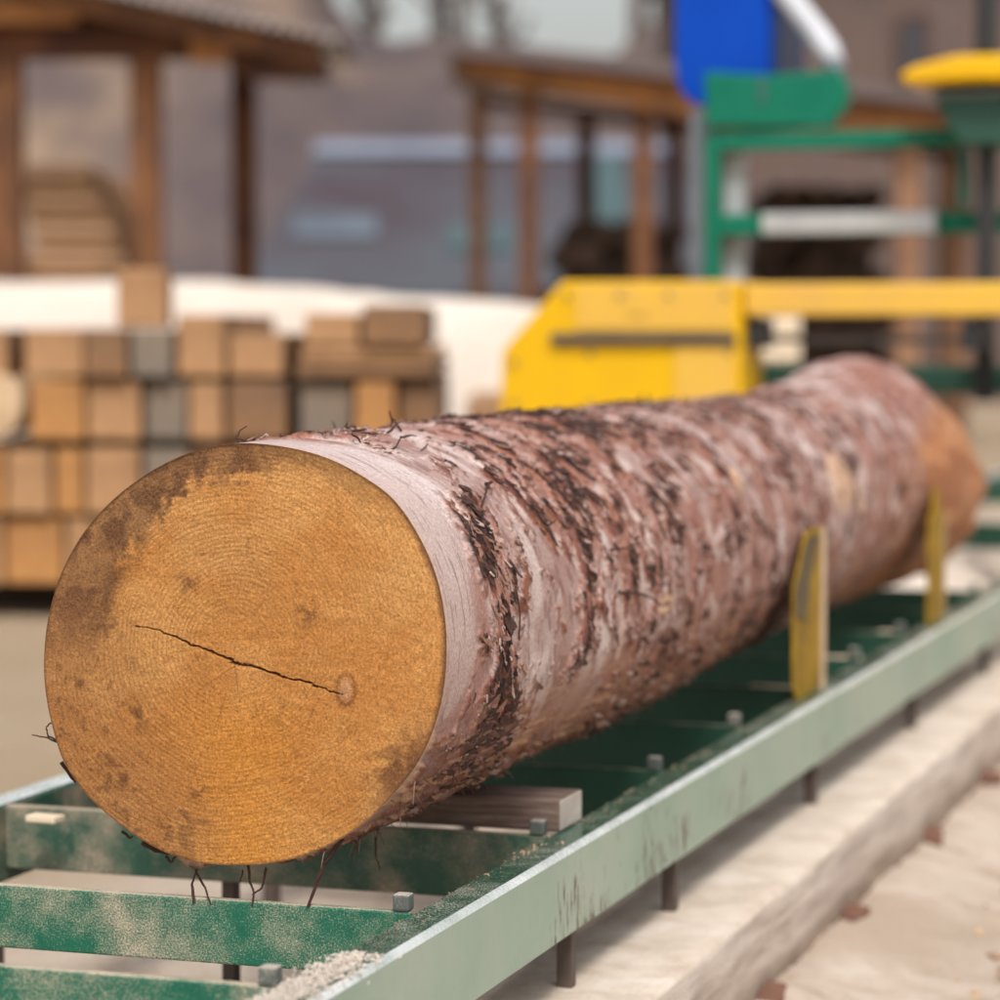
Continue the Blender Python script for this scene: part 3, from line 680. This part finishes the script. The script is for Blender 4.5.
# outline of the sawn face as measured: radius for every angle, fading into the trunk
_o = [(44, 660), (51, 721), (65, 765), (88, 796), (119, 823), (153, 847), (190, 861), (238, 865), (289, 860), (323, 848), (350, 833), (391, 796), (422, 755), (439, 711), (446, 660), (445, 619), (436, 575), (419, 537), (392, 497), (368, 480), (334, 461), (300, 450), (270, 445), (238, 443), (190, 453), (143, 477), (102, 511), (68, 559), (51, 606)]
def _face(px, py):
    d = ray(px, py); k = (LY0-TILT*LX-C0.y+TILT*C0.x)/(d.y-TILT*d.x); return C0+d*k
_c = _face(246, 655); LX, LZ = _c.x, _c.z
_p = sorted((math.atan2(q.z-LZ, q.x-LX) % (2*math.pi), math.hypot(q.z-LZ, q.x-LX)) for q in (_face(*a) for a in _o))
_pa = np.array([a for a, _ in _p]); _pr = np.array([b for _, b in _p])
def outline(phi):
    g = np.linspace(0, 2*np.pi, 721); v = np.interp(g, _pa, _pr, period=2*np.pi)
    k = np.exp(-np.linspace(-2, 2, 31)**2); k /= k.sum(); v = np.convolve(np.concatenate([v[-16:-1], v, v[1:16]]), k, 'valid')
    return np.interp(phi % (2*np.pi), g, v)
NU = 760
ss = np.concatenate([np.arange(LY0, 4.0, .0028), np.arange(4.0, 5.2, .005), np.arange(5.2, LY1+.001, .009)])
ph = np.linspace(0, 2*np.pi, NU, endpoint=False)
SS, PH = np.meshgrid(ss, ph, indexing='ij')
PHs = np.where(PH > math.radians(250), PH-2*np.pi, PH)       # seam at the hidden left underside
Cc = PHs*.25                                          # metres round the log
deg = np.degrees(PHs)
dl = SS-LY0
# diagonal frame for the torn bark on top and side, straight fibres low down
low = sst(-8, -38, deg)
ca, sa = math.cos(.42), math.sin(.42)
U1 = SS*ca+Cc*sa; W1 = -SS*sa+Cc*ca                  # W1 runs round the log
warp = (fbm(SS*4, Cc*4, 3, 4, 11)-.5)*.22
warp2 = (fbm(SS*6, Cc*6, 33, 4, 12)-.5)*.10
n_diag = fbm((U1+warp)*13, (W1+warp2)*11, 1, 6, 21, .66)
n_fib = fbm((SS+warp)*5, Cc*26, 2, 5, 22, .55)
n_a = n_diag*(1-low)+n_fib*low
n_big = fbm(SS*2.6, Cc*3.2, 5, 4, 31)
n_f1 = fbm((U1+warp2*.5)*110, (W1+warp*.3)*42, 4, 4, 41, .6)*(1-low)+fbm(SS*22, Cc*120, 4, 4, 42, .6)*low
n_f2 = fbm(SS*150, Cc*150, 6, 3, 43)
n_mid = fbm((U1+warp2)*44, (W1+warp*.4)*26, 8, 4, 47, .6)*(1-low)+fbm(SS*12, Cc*50, 8, 4, 48, .6)*low
n_tan = fbm((SS+warp2)*40, (Cc+warp*.5)*34, 18, 5, 49, .65)
n_mid = n_mid*.55+n_tan*.45
n_mid = .5+(n_mid-.5)*1.35
# where bark is left
clean = sst(.150, .075, dl+(.05*(fbm(Cc*6, 0, 0, 3, 61)-.5)))*sst(-28, 8, deg)
patch1 = np.exp(-((dl-.215-.0009*(20-deg))/.065)**2)*sst(-42, -20, deg)*sst(56, 30, deg)
patch2 = np.exp(-((dl-.22)/.10)**2)*sst(60, 78, deg)*sst(125, 100, deg)
patch3 = np.exp(-((dl-.62)/.16)**2)*sst(-30, 0, deg)*sst(70, 45, deg)
patch4 = np.exp(-((dl-1.15)/.30)**2)*.6
n_bare = fbm(SS*4.2+7, Cc*4.6, 25, 3, 36)
dens = n_a*.34+n_big*.34+n_bare*.22-.480+.24*patch1+.09*patch2+.11*patch3+.10*patch4+.04*sst(.3, 1.0, dl)-.22*clean+.05*low-.07*sst(1.5, 2.9, dl)
bark = sst(-.01, .06, dens+(n_mid-.5)*.55)
bark2 = sst(.090, .135, dens*.8+(n_mid-.5)*.50+(n_f1-.5)*.36-.010)     # dark, deeply broken core
flake = sst(.50, .58, n_mid*.55+n_f1*.45)
# colours
def C(*c): return lin(c)[None, None, :]
def mx(a, b, f): return a*(1-f[..., None])+b*f[..., None]
pale = mx(C(178, 150, 144)+0*SS[..., None], C(216, 200, 198)+0*SS[..., None], sst(.35, .65, fbm(U1*9, W1*5, 9, 4, 71)))
pale = mx(pale, C(160, 112, 98), sst(.42, .60, fbm(SS*7, Cc*5, 12, 4, 72)+.06*sst(.3, 1.2, dl))*.85)
pale = mx(pale, C(128, 88, 80), sst(.52, .66, n_f1)*.6*(1-clean*.8))
pale = mx(pale, C(208, 190, 186), clean*.75)
pale = mx(pale, C(222, 206, 200), sst(.55, .68, fbm((U1+warp2)*30, W1*22, 52, 4, 75))*.6*(1-clean))
brown = mx(C(170, 122, 106)+0*SS[..., None], C(118, 72, 60)+0*SS[..., None], sst(.4, .62, n_mid))
brown = mx(brown, C(204, 178, 170), sst(.52, .61, n_f1)*.8)
brown = mx(brown, C(156, 100, 74), sst(.60, .70, fbm(SS*16, Cc*16, 14, 3, 73))*.6)
brown = mx(brown, C(70, 38, 34), sst(.60, .70, n_f2*.5+n_f1*.5)*.7)
dark = mx(C(66, 36, 32)+0*SS[..., None], C(30, 17, 15)+0*SS[..., None], sst(.4, .6, n_f1))
dark = mx(dark, C(130, 80, 62), sst(.56, .66, n_f2)*.6)
col = mx(pale, brown, bark); col = mx(col, dark, bark2)
# freshly exposed straw fibres low on the trunk
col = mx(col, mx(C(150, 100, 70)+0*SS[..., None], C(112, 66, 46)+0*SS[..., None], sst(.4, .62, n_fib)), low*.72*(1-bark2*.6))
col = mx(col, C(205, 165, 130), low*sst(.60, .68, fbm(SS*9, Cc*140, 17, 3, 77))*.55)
# cut stub scars, the tan bare butt and pale scrapes further along
def spot(d0, p0, rd, rp): return np.exp(-(((dl-d0)/rd)**2+((deg-p0)/rp)**2))
scar = sst(.35, .7, spot(2.55, 18, .10, 16)+spot(2.80, 8, .06, 14)+spot(1.0, -6, .05, 5)+spot(1.62, 30, .05, 7)+(n_f1-.5)*.3)
col = mx(col, C(214, 178, 148), scar*.8)
butt = sst(-.06, .28, dl+(fbm(Cc*8, SS*4, 0, 3, 79)-.5)*.25-np.interp(deg, [-90, -40, 20, 45, 70], [3.25, 3.33, 3.40, 3.75, 4.2]))
col = mx(col, mx(C(190, 134, 92)+0*SS[..., None], C(158, 102, 66)+0*SS[..., None], sst(.4, .6, n_fib)), butt*.9)
# fine saw-line marks on the clean strip
tick = sst(.66, .72, fbm(SS*260, Cc*18, 21, 3, 81))*clean
col = mx(col, C(120, 86, 78), tick*.55)
edge = sst(.010, .002, dl+.004*(n_f2-.5)); col = mx(col, C(206, 176, 150), edge*.6)
# shape
disp = bark*(.0012+.0052*n_mid)+bark2*(.0035*flake-.0015)+(n_f1-.5)*.0060*bark+(n_big-.5)*.006*sst(.1, .5, dl)+(n_a-.5)*.006*bark
disp += (n_f2-.5)*.0016*bark2-.006*butt
disp += +.036*spot(3.80, 86, .26, 38)-.010*spot(4.25, 80, .20, 40)-.014*spot(2.95, 88, .28, 40)+.012*spot(4.05, -5, .25, 30)+(fbm(SS*3.2, np.cos(PH)*1.6, np.sin(PH)*1.6, 3, 97)-.5)*.050*sst(1.6, 3.0, dl)
disp += .022*spot(2.62, 20, .16, 20)-.012*spot(2.05, 60, .25, 30)+.016*spot(3.2, 75, .25, 40)+.01*spot(1.62, 30, .1, 10)-.010*spot(2.95, -10, .12, 30)
fringe = low*sst(.55, .7, n_fib)*.004; disp = (disp+fringe)*sst(0, .012, dl)
_w = sst(.9, .05, dl)
RR = (rprof(SS)*(1-_w)+outline(PH)*_w)*rim(PH, SS)**(1-_w*.8)+disp
cx, cz = centre(SS)
squash = np.interp(SS, [4.5, 5.15, 6.2, 6.6, 6.95, 7.6], [1, .935, .90, .86, .92, .98])
VX = cx+RR*np.cos(PH)*squash; VZ = cz+RR*np.sin(PH)
zmin = np.where(True, ZR+.002, 0); VZ = np.maximum(VZ, zmin)
OL = Vector((LX, LY0, ZR+.05))
log = thing('sawn_log', 'large orange faced log with torn pinkish bark lying on the green track', 'log', OL)
YS = SS+TILT*(VX-LX)*sst(.5, .0, dl)
Vl = np.stack([VX-OL.x, YS-OL.y, VZ-OL.z], -1).reshape(-1, 3)
def vcolmat(name, rough, bscale, bstr, spec=.3, speck=None):
    m, t, p = newmat(name); a = N(t, 'Attribute', attribute_name='tint'); v = coords(t)
    n1 = noise(t, v, bscale, 5, .7); c = mix(t, 1.0 if speck else .8, a.outputs['Color'], ramp(t, n1, [(.30, (.50, .46, .43)), (.70, (1.28, 1.25, 1.22))]), 'MULTIPLY')
    if speck:
        n2 = noise(t, v, speck, 2, .5); c = mix(t, ramp(t, n2, [(.28, (.75, .75, .75)), (.40, (0, 0, 0))]), c, (.16, .075, .02))
        n3 = noise(t, v, speck*1.3, 2, .5); c = mix(t, ramp(t, n3, [(.62, (0, 0, 0)), (.76, (.35, .35, .35))]), c, (.78, .52, .24))
    t.links.new(c, p.inputs['Base Color']); p.inputs['Roughness'].default_value = rough; p.inputs['Specular IOR Level'].default_value = spec
    bump(t, p, n1, bstr, .002); return m
M['bark'] = vcolmat('torn_bark', .62, 240, .9, .3)
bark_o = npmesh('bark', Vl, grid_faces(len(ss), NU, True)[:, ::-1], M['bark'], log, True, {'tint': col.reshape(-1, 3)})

# sawn face
NR = 200
rr = np.linspace(0, 1, NR)**.85; rr[0] = .002
RRf, PHf = np.meshgrid(rr, ph, indexing='ij')
edgeR = (RR[0])[None, :]; ecx, ecz = float(cx[0, 0]), float(cz[0, 0])
fa = RRf*np.cos(PHf); fb_ = RRf*np.sin(PHf)
mX = fa*.25; mZ = fb_*.25
base = mx(C(200, 148, 88)+0*fa[..., None], C(186, 128, 68)+0*fa[..., None], sst(.38, .62, fbm(fa*2.2, fb_*2.2, 0, 4, 201)))
base = mx(base, C(198, 132, 52), np.exp(-((fa+.02)/.30)**2)*sst(-.05, -.45, fb_)*.75)
base = mx(base, C(196, 152, 98), sst(.0, .7, fb_)*.55*sst(.3, .6, fbm(fa*3, fb_*3, 4, 3, 207)))
# growth rings round the pith, wobbling
pa, pb_ = -.06, .05
rad = np.hypot(fa-pa, fb_-pb_); wob = (fbm(fa*2.5, fb_*2.5, 7, 3, 203)-.5)*.05
ringn = .5+.5*np.sin((rad+wob)*2*np.pi*46+2.5*fbm(rad*14, 0, 0, 2, 204))
ang = np.arctan2(fb_-pb_, fa-pa)
base = mx(base, C(126, 76, 36), (ringn**2)*.36*sst(.05, .2, rad)*sst(1.02, .55, rad)*(.28+.72*sst(.44, .62, fbm(fa*2.4, fb_*2.4, 9, 3, 205))))
# saw arcs
arc = np.hypot(fa-.2, fb_+2.6); sawm = fbm(arc*120, fa*1.5, 0, 2, 206); base = mx(base, C(168, 112, 56), sst(.5, .75, sawm)*.28)
dirt = fbm(fa*3.2, fb_*3.2, 2, 5, 208); fine = fbm(fa*26, fb_*26, 2, 4, 209)
# dark crescent upper left
cang = np.degrees(np.arctan2(fb_, fa))
cres = sst(68, 100, cang)*(1-sst(172, 186, cang)) ; cang2 = np.where(cang < 0, cang+360, cang)
cres = sst(52, 95, cang2)*sst(192, 172, cang2)
wid = np.interp(cang2, [50, 90, 120, 145, 170, 195], [.02, .13, .19, .24, .26, .14])
band = sst(1-wid*1.25, 1-wid*.75, RRf+(dirt-.5)*.12+(fine-.5)*.16+(fbm(fa*70, fb_*70, 2, 3, 219)-.5)*.10)*cres
crc = mx(C(138, 100, 66)+0*fa[..., None], C(92, 62, 44)+0*fa[..., None], sst(.36, .64, fbm(fa*9, fb_*9, 1, 6, 210, .65)))
base = mx(base, crc, band*.92)
inner = np.exp(-((RRf-(1-wid*1.02))/.05)**2)*cres*sst(.42, .6, dirt)*sst(110, 140, cang2)
base = mx(base, C(70, 46, 32), inner*.6)
ll = sst(150, 190, cang2)*sst(275, 235, cang2)*sst(.35, .95, RRf+(dirt-.5)*.6)
base = mx(base, C(150, 104, 64), ll*.65); base = mx(base, C(104, 70, 46), ll*sst(.58, .68, fine*.6+dirt*.4)*.7)
lr = np.exp(-((cang2-326)/14)**2)*sst(.80, .96, RRf+(fine-.5)*.22); base = mx(base, C(88, 52, 38), lr*.85)
rimr = sst(.965, .992, RRf+(fine-.5)*.02)*sst(60, 20, abs(np.where(cang2 > 180, cang2-360, cang2)-15)); base = mx(base, C(96, 60, 44), rimr*.75)
rima = sst(.985, .998, RRf); base = mx(base, C(92, 62, 44), rima*.7)
tr = sst(.85, .97, RRf+(fine-.5)*.12)*sst(30, 60, cang2)*sst(100, 70, cang2); base = mx(base, C(130, 92, 56), tr*.6)
for (a0, b0, r0) in ((-.23, -.62, .035), (.30, .20, .05), (-.52, -.28, .07), (-.40, -.80, .04), (.20, -.28, .05), (-.83, -.15, .04), (-.30, .34, .05), (-.62, -.55, .06)):
    base = mx(base, C(92, 56, 30), np.exp(-(((fa-a0)**2+(fb_-b0)**2)/r0**2))*sst(.42, .62, fine)*.75)
# radial checks and the main crack
def seg(a, b, w0, w1):
    ax, ay = a; bx, by = b; tt = np.clip(((fa-ax)*(bx-ax)+(fb_-ay)*(by-ay))/((bx-ax)**2+(by-ay)**2), 0, 1)
    jit = (fbm(fa*30, fb_*30, 3, 4, 215, .7)-.5)*.024
    dd = np.hypot(fa-ax-tt*(bx-ax), fb_+jit-ay-tt*(by-ay)); ww = w0+(w1-w0)*tt
    return sst(ww*1.15, ww*.5, dd)
for a, b in (((-.05, -.04), (-.03, -.22)), ((-.10, -.20), (-.20, -.48)), ((.05, -.22), (.12, -.50)), ((.35, -.25), (.22, -.62)), ((-.05, -.05), (-.22, -.16))):
    base = mx(base, C(128, 76, 34), seg(a, b, .006, .003)*.45)
crack = np.maximum.reduce([seg((-.575, .128), (-.42, .10), .0015, .003), seg((-.42, .10), (-.28, .05), .003, .005), seg((-.285, .046), (-.06, -.022), .004, .006), seg((-.065, -.03), (.17, -.088), .008, .006), seg((.165, -.096), (.34, -.128), .005, .004), seg((.34, -.138), (.50, -.175), .004, .0025)])
base = mx(base, C(84, 44, 24), crack*.92)
knot = np.exp(-(((fa-.51)/.035)**2+((fb_+.15)/.065)**2)); base = mx(base, C(186, 140, 104), sst(.3, .6, knot)*.8)
kr = np.exp(-((np.hypot((fa-.51)/.045, (fb_+.15)/.075)-1)/.22)**2); base = mx(base, C(120, 70, 44), kr*.6)
scr = seg((.50, -.30), (.28, -.62), .05, .012); base = mx(base, C(222, 172, 104), scr*.12)
dep = -.006*crack-.0012*band+(fine-.5)*.0022+knot*.003-.00035*ringn*sst(.1, .3, rad)
yF = -dep*1.0
yF = yF*sst(1.0, .985, RRf)-.002*(1-RRf**4)
FX_ = ecx+RRf*edgeR*np.cos(PHf)
Vf = np.stack([FX_-OL.x, LY0+yF+TILT*(FX_-LX)-OL.y, np.maximum(ecz+RRf*edgeR*np.sin(PHf), ZR+.002)-OL.z], -1).reshape(-1, 3)
M['face'] = vcolmat('sawn_end_grain', .78, 330, .9, .2, 520)
npmesh('cut_face', Vf, grid_faces(NR, NU, True), M['face'], log, True, {'tint': base.reshape(-1, 3)})
# far end
ns = len(ss)-1; ring = np.stack([VX[ns]-OL.x, SS[ns]-OL.y, VZ[ns]-OL.z], -1); cc = ring.mean(0)+np.array([0, .03, 0])
Ve = np.concatenate([ring, (ring+cc)/2+np.array([0, .01, 0]), cc[None]*1.0+np.zeros((1, 3))]); Fe = [(i, (i+1) % NU, NU+(i+1) % NU, NU+i) for i in range(NU)]
Fe += [(NU+i, NU+(i+1) % NU, 2*NU, 2*NU) for i in range(NU)]
b = bmesh.new(); vs = [b.verts.new(v) for v in Ve]
for f in Fe:
    f = list(dict.fromkeys(f)); b.faces.new([vs[i] for i in f])
mb = MB(); mb.bm.free(); mb.bm = b; mb.build('cut_face', M['t_orange'], log)

# loose bark: curling scales standing off the trunk, one mesh, plus single long shreds
rnd = random.Random(3)
def surf(d, a):
    """point and normal on the trunk at distance d from the face and angle a in degrees"""
    i = int(np.argmin(abs(ss-(LY0+d)))); j = int((a % 360)/360*NU) % NU
    n_ = Vector((math.cos(math.radians(a)), 0, math.sin(math.radians(a)))); return Vector((VX[i, j]-OL.x, YS[i, j]-OL.y, VZ[i, j]-OL.z)), n_, float(bark[i, j]), float(bark2[i, j])
def flakes(count, dmin, dmax, amin, amax, smin, smax, name, mat, need):
    fl = MB(); made = 0; tries = 0
    while made < count and tries < count*14:
        tries += 1
        d = rnd.uniform(dmin, dmax); a = rnd.uniform(amin, amax); p, n_, b1, b2 = surf(d, a)
        if (b2 if need == 2 else b1) < .55: continue
        tg = Vector((0, 1, 0)); ci = n_.cross(tg)
        an = rnd.gauss(-1.1, .5) if a > -15 else rnd.gauss(0, .25)
        ax = tg*math.cos(an)+ci*math.sin(an); sd_ = ax.cross(n_)
        Lf = rnd.uniform(smin, smax); Wf = Lf*rnd.uniform(.22, .55); lift = rnd.uniform(.1, .55)*Lf*.5
        k = 4; prev = None
        for q in range(k+1):
            u = q/k; wv = Wf*(.35+.65*math.sin(math.pi*(.12+.8*u)))*rnd.uniform(.8, 1.15)*.5
            c_ = p+ax*(u-.5)*Lf+n_*(-.001+lift*u*u)
            l = fl.bm.verts.new(c_+sd_*wv+n_*rnd.uniform(-.0006, .0012)); r_ = fl.bm.verts.new(c_-sd_*wv+n_*rnd.uniform(-.0006, .0012))
            if prev: fl.bm.faces.new((prev[0], prev[1], r_, l))
            prev = (l, r_)
        made += 1
    o = fl.build(name, M[mat], log); so = o.modifiers.new('thick', 'SOLIDIFY'); so.thickness = .0012; return o
M['scale_a'] = wood('bark_scale_red', (.16, .072, .05), (.32, .18, .135), (.07, .035, .028), (60, 60, 60))
M['scale_b'] = wood('bark_scale_pale', (.36, .24, .20), (.56, .44, .40), (.24, .13, .1), (60, 60, 60))
M['scale_c'] = wood('bark_scale_dark', (.03, .017, .014), (.09, .045, .035), None, (60, 60, 60))
for nm, ct, mt_, nd in (('bark_scales', 1500, 'scale_a', 1), ('bark_scales', 900, 'scale_b', 1), ('bark_scales', 1300, 'scale_c', 2)):
    o = flakes(ct, .06, 2.9, -60, 130, .006, .026, nm, mt_, nd); o['kind'] = 'stuff'
# fibrous fringe under the trunk
fr = MB()
for i in range(170):
    d = rnd.uniform(.0, 1.6); a = rnd.uniform(-78, -30); p, n_, _, _ = surf(d, a)
    L_ = rnd.uniform(.012, .04); dr = (Vector((0, 1 if rnd.random() < .7 else -1, 0))+n_*rnd.uniform(.05, .5)+Vector((rnd.uniform(-.2, .2), 0, rnd.uniform(-.5, .1)))).normalized()
    fr.tube([p, p+dr*L_*.5, p+dr*L_+Vector((0, 0, -.006))], [.0009, .0007, .0003], 4, False)
o = fr.build('bark_fringe', M['scale_a'], log); o['kind'] = 'stuff'
def pix(px, py, y): p = on_y(px, py, y); return (p.x-OL.x, p.y-OL.y, p.z-OL.z)
def shred(pts, y, r0, r1, mat='shred'):
    n = len(pts); fine_ = [];
    for i, q in enumerate(pts):
        yy = y if not isinstance(y, (list, tuple)) else y[i]; fine_.append(Vector(pix(q[0], q[1], yy)))
    out = []
    for i in range(n-1):
        for k in range(4):
            u = k/4; out.append(fine_[i].lerp(fine_[i+1], u)+Vector((rnd.uniform(-1, 1), rnd.uniform(-1, 1), rnd.uniform(-1, 1)))*.0007)
    out.append(fine_[-1]); m_ = len(out)
    MB().tube(out, [r0+(r1-r0)*i/(m_-1)*1.0 for i in range(m_)], 6).build('bark_shred', M[mat], log)
# hanging below the face
shred([(199, 860), (196, 872), (205, 888), (211, 905)], 3.20, .0020, .0011)
shred([(196, 872), (192, 884), (194, 903)], 3.20, .0011, .0022)
shred([(248, 864), (249, 878), (254, 893), (252, 906)], 3.20, .0019, .0012)
shred([(252, 895), (262, 888), (266, 868)], 3.20, .0010, .0016)
shred([(243, 870), (240, 882)], 3.20, .0012, .0008)
shred([(342, 838), (326, 862), (316, 884), (308, 907)], 3.20, .0030, .0020)
shred([(122, 832), (130, 838), (133, 836)], 3.19, .0022, .0012)
shred([(143, 842), (156, 850), (170, 853)], 3.19, .0042, .0026)
shred([(165, 856), (171, 862), (176, 856)], 3.19, .0022, .0012)
shred([(57, 742), (48, 738), (32, 735)], 3.19, .0016, .0007)
shred([(56, 740), (48, 736), (46, 728), (50, 723), (58, 724)], 3.19, .0012, .0008)
shred([(62, 762), (72, 778), (76, 782)], 3.19, .0028, .0016)
shred([(375, 836), (376, 856), (380, 870)], 3.5, .0012, .0008)
# standing on top and side
def onlog(px, py, lift=0.0):
    """nearest hit of the picture ray with the trunk cylinder"""
    d = ray(px, py); a_ = d.x**2+d.z**2; ox, oz = C0.x-LX, C0.z-LZ
    r_ = .2525+lift; bq = 2*(d.x*ox+d.z*oz); cq = ox*ox+oz*oz-r_*r_; D_ = bq*bq-4*a_*cq
    t_ = (-bq-math.sqrt(D_))/(2*a_) if D_ > 0 else -bq/(2*a_)
    return C0+d*t_
def shred_on(pts, r0, r1, lifts):
    out = [onlog(x, y, l)-OL for (x, y), l in zip(pts, lifts)]
    f = []
    for i in range(len(out)-1):
        for k in range(4): f.append(out[i].lerp(out[i+1], k/4)+Vector((rnd.uniform(-1, 1), rnd.uniform(-1, 1), rnd.uniform(-1, 1)))*.0006)
    f.append(out[-1]); MB().tube(f, [r0+(r1-r0)*i/(len(f)-1) for i in range(len(f))], 6).build('bark_shred', M['shred'], log)
shred_on([(488, 540), (484, 522), (481, 508), (485, 494), (489, 484)], .0014, .0016, [.0, .01, .015, .02, .024])
shred_on([(486, 484), (492, 482)], .0028, .0018, [.02, .024])
shred_on([(366, 452), (374, 450), (384, 453), (396, 447), (401, 436)], .0018, .0010, [.0, .006, .004, .01, .02])
shred_on([(352, 434), (358, 438), (362, 446), (372, 451)], .0012, .0014, [.02, .012, .006, 0])
shred_on([(384, 453), (398, 450), (420, 452), (428, 444)], .0014, .0008, [.004, .003, .006, .014])
shred_on([(512, 568), (516, 590), (520, 612), (519, 640)], .0014, .0010, [.004, .012, .01, .002])
shred_on([(610, 550), (625, 548), (642, 541)], .0022, .0010, [.004, .018, .03])
shred_on([(618, 592), (638, 593), (652, 598), (662, 606)], .0024, .0012, [.0, .010, .014, .02])
shred_on([(540, 536), (548, 526), (556, 520)], .002, .001, [.002, .012, .02])
for i in range(34):
    d = rnd.uniform(.05, 2.2); a = rnd.uniform(72, 112); p, n_, _, _ = surf(d, a)
    q = [p]; dr = (n_*rnd.uniform(.25, 1)+Vector((rnd.uniform(-1, 1), rnd.uniform(-1, 1), 0))).normalized(); L_ = rnd.uniform(.010, .032)
    for k in range(3): dr = (dr+Vector((rnd.uniform(-.5, .5), rnd.uniform(-.5, .5), rnd.uniform(-.6, .2)))).normalized(); q.append(q[-1]+dr*L_/3)
    MB().tube(q, [.0020, .0018, .0012, .0006], 5).build('bark_shred', M['shred'], log)

# ================================================================== small litter
def chips(name, label, pts, mat, smin, smax, group=None):
    c = MB()
    for (x, y, z) in pts:
        s_ = rnd.uniform(smin, smax); c.box((x, y, z), (s_, s_*rnd.uniform(.3, .6), s_*rnd.uniform(.15, .35)), rz=rnd.uniform(0, 6.3), ry=rnd.uniform(-.5, .5), rx=rnd.uniform(-.4, .4))
    o = c.build(name, M[mat]); tag(o, label, 'wood chips', kind='stuff')
pts = [(rnd.uniform(-1.01, -.15), rnd.uniform(3.0, 9), rnd.uniform(.0, .015)) for _ in range(2200)]
dx_ = np.linspace(-1.96, -1.18, 60); dy_ = np.linspace(7.7, 10.1, 120); DX, DY = np.meshgrid(dx_, dy_, indexing='ij')
DZ = -.03+.36*np.exp(-((DX+1.50)/.34)**2)*sst(7.7, 8.4, DY)*sst(10.1, 9.3, DY)+(fbm(DX*6, DY*6, 0, 4, 5)-.5)*.06
o = npmesh('sawdust_drift', np.stack([DX, DY, DZ], -1).reshape(-1, 3), grid_faces(60, 120), M['bank']); tag(o, 'pale drift of sawdust between the rails beyond the far end of the log', 'sawdust', kind='stuff')
chips('wood_chips', 'small pale wood chips scattered on the sawdust ground right of the track', pts, 'chip', .004, .022)
pts = [(rnd.uniform(-1.01, .1), rnd.uniform(2.8, 10), rnd.uniform(.0, .012)) for _ in range(900)]
chips('bark_crumbs', 'dark brown bark crumbs scattered on the pale ground right of the track', pts, 'brick', .004, .024)
pts = [(rnd.uniform(-1.45, -1.02), rnd.uniform(2.8, 9), .192) for _ in range(380)]
chips('wood_chips', 'small wood chips lying on the low sawdust covered beam', pts, 'chip', .004, .014)
pts = [(rnd.gauss(-1.150, .014), 2.3+rnd.random()**1.5*3.0, ZR+.0015) for _ in range(260)]
pts = [(min(max(x, -1.158), -1.120), y, z) for x, y, z in pts]
pts += [(rnd.gauss(-1.150, .005), 3.60+rnd.gauss(0, .03), ZR+.002) for _ in range(30)]
chips('sawdust_crumbs', 'sawdust crumbs lying along the top of the right rail', pts, 'chip', .001, .0045)
# sawdust heaped on the near end of the rail
hp = MB()
for i in range(2200):
    y = 2.60+rnd.random()**1.4*.36; x = -1.138+rnd.gauss(0, .014); hgt = .012*max(0, 1-abs(x+1.138)/.035)*(1-(y-2.62)/.45)
    hp.box((x, y, ZR+rnd.uniform(0, hgt)+.001), (rnd.uniform(.001, .005), rnd.uniform(.001, .003), rnd.uniform(.0008, .002)), rz=rnd.uniform(0, 6), rx=rnd.uniform(-.4, .4))
o = hp.build('sawdust_crumbs', M['bank']); tag(o, 'pale sawdust clump heaped on the near end of the right rail', 'sawdust', kind='stuff')
for i, (px, py, ln, wd, lb) in enumerate([(770, 684, .09, .035, 'pale wood offcut lying on the crossbar beside the first yellow stop'), (845, 652, .085, .035, 'pale wood offcut on the crossbar between the two yellow stops'), (45, 811, .05, .028, 'small white wood scrap on the crossbar end at the far left'), (893, 628, .06, .03, 'small pale scrap on the crossbar left of the far yellow stop')]):
    p = on_z(px, py, ZR+.004); bx = min(bars, key=lambda q: abs(q+.025-p.y))
    o = MB().box((0, 0, 0), (ln, wd, .010), rz=rnd.uniform(-.2, .2)).build('wood_offcut', M['cream_board'], None, .002, (p.x, bx+.027 if i != 2 else p.y, ZR-.012+.0055)); tag(o, lb, 'wood scrap', 'pale scraps on the crossbars')
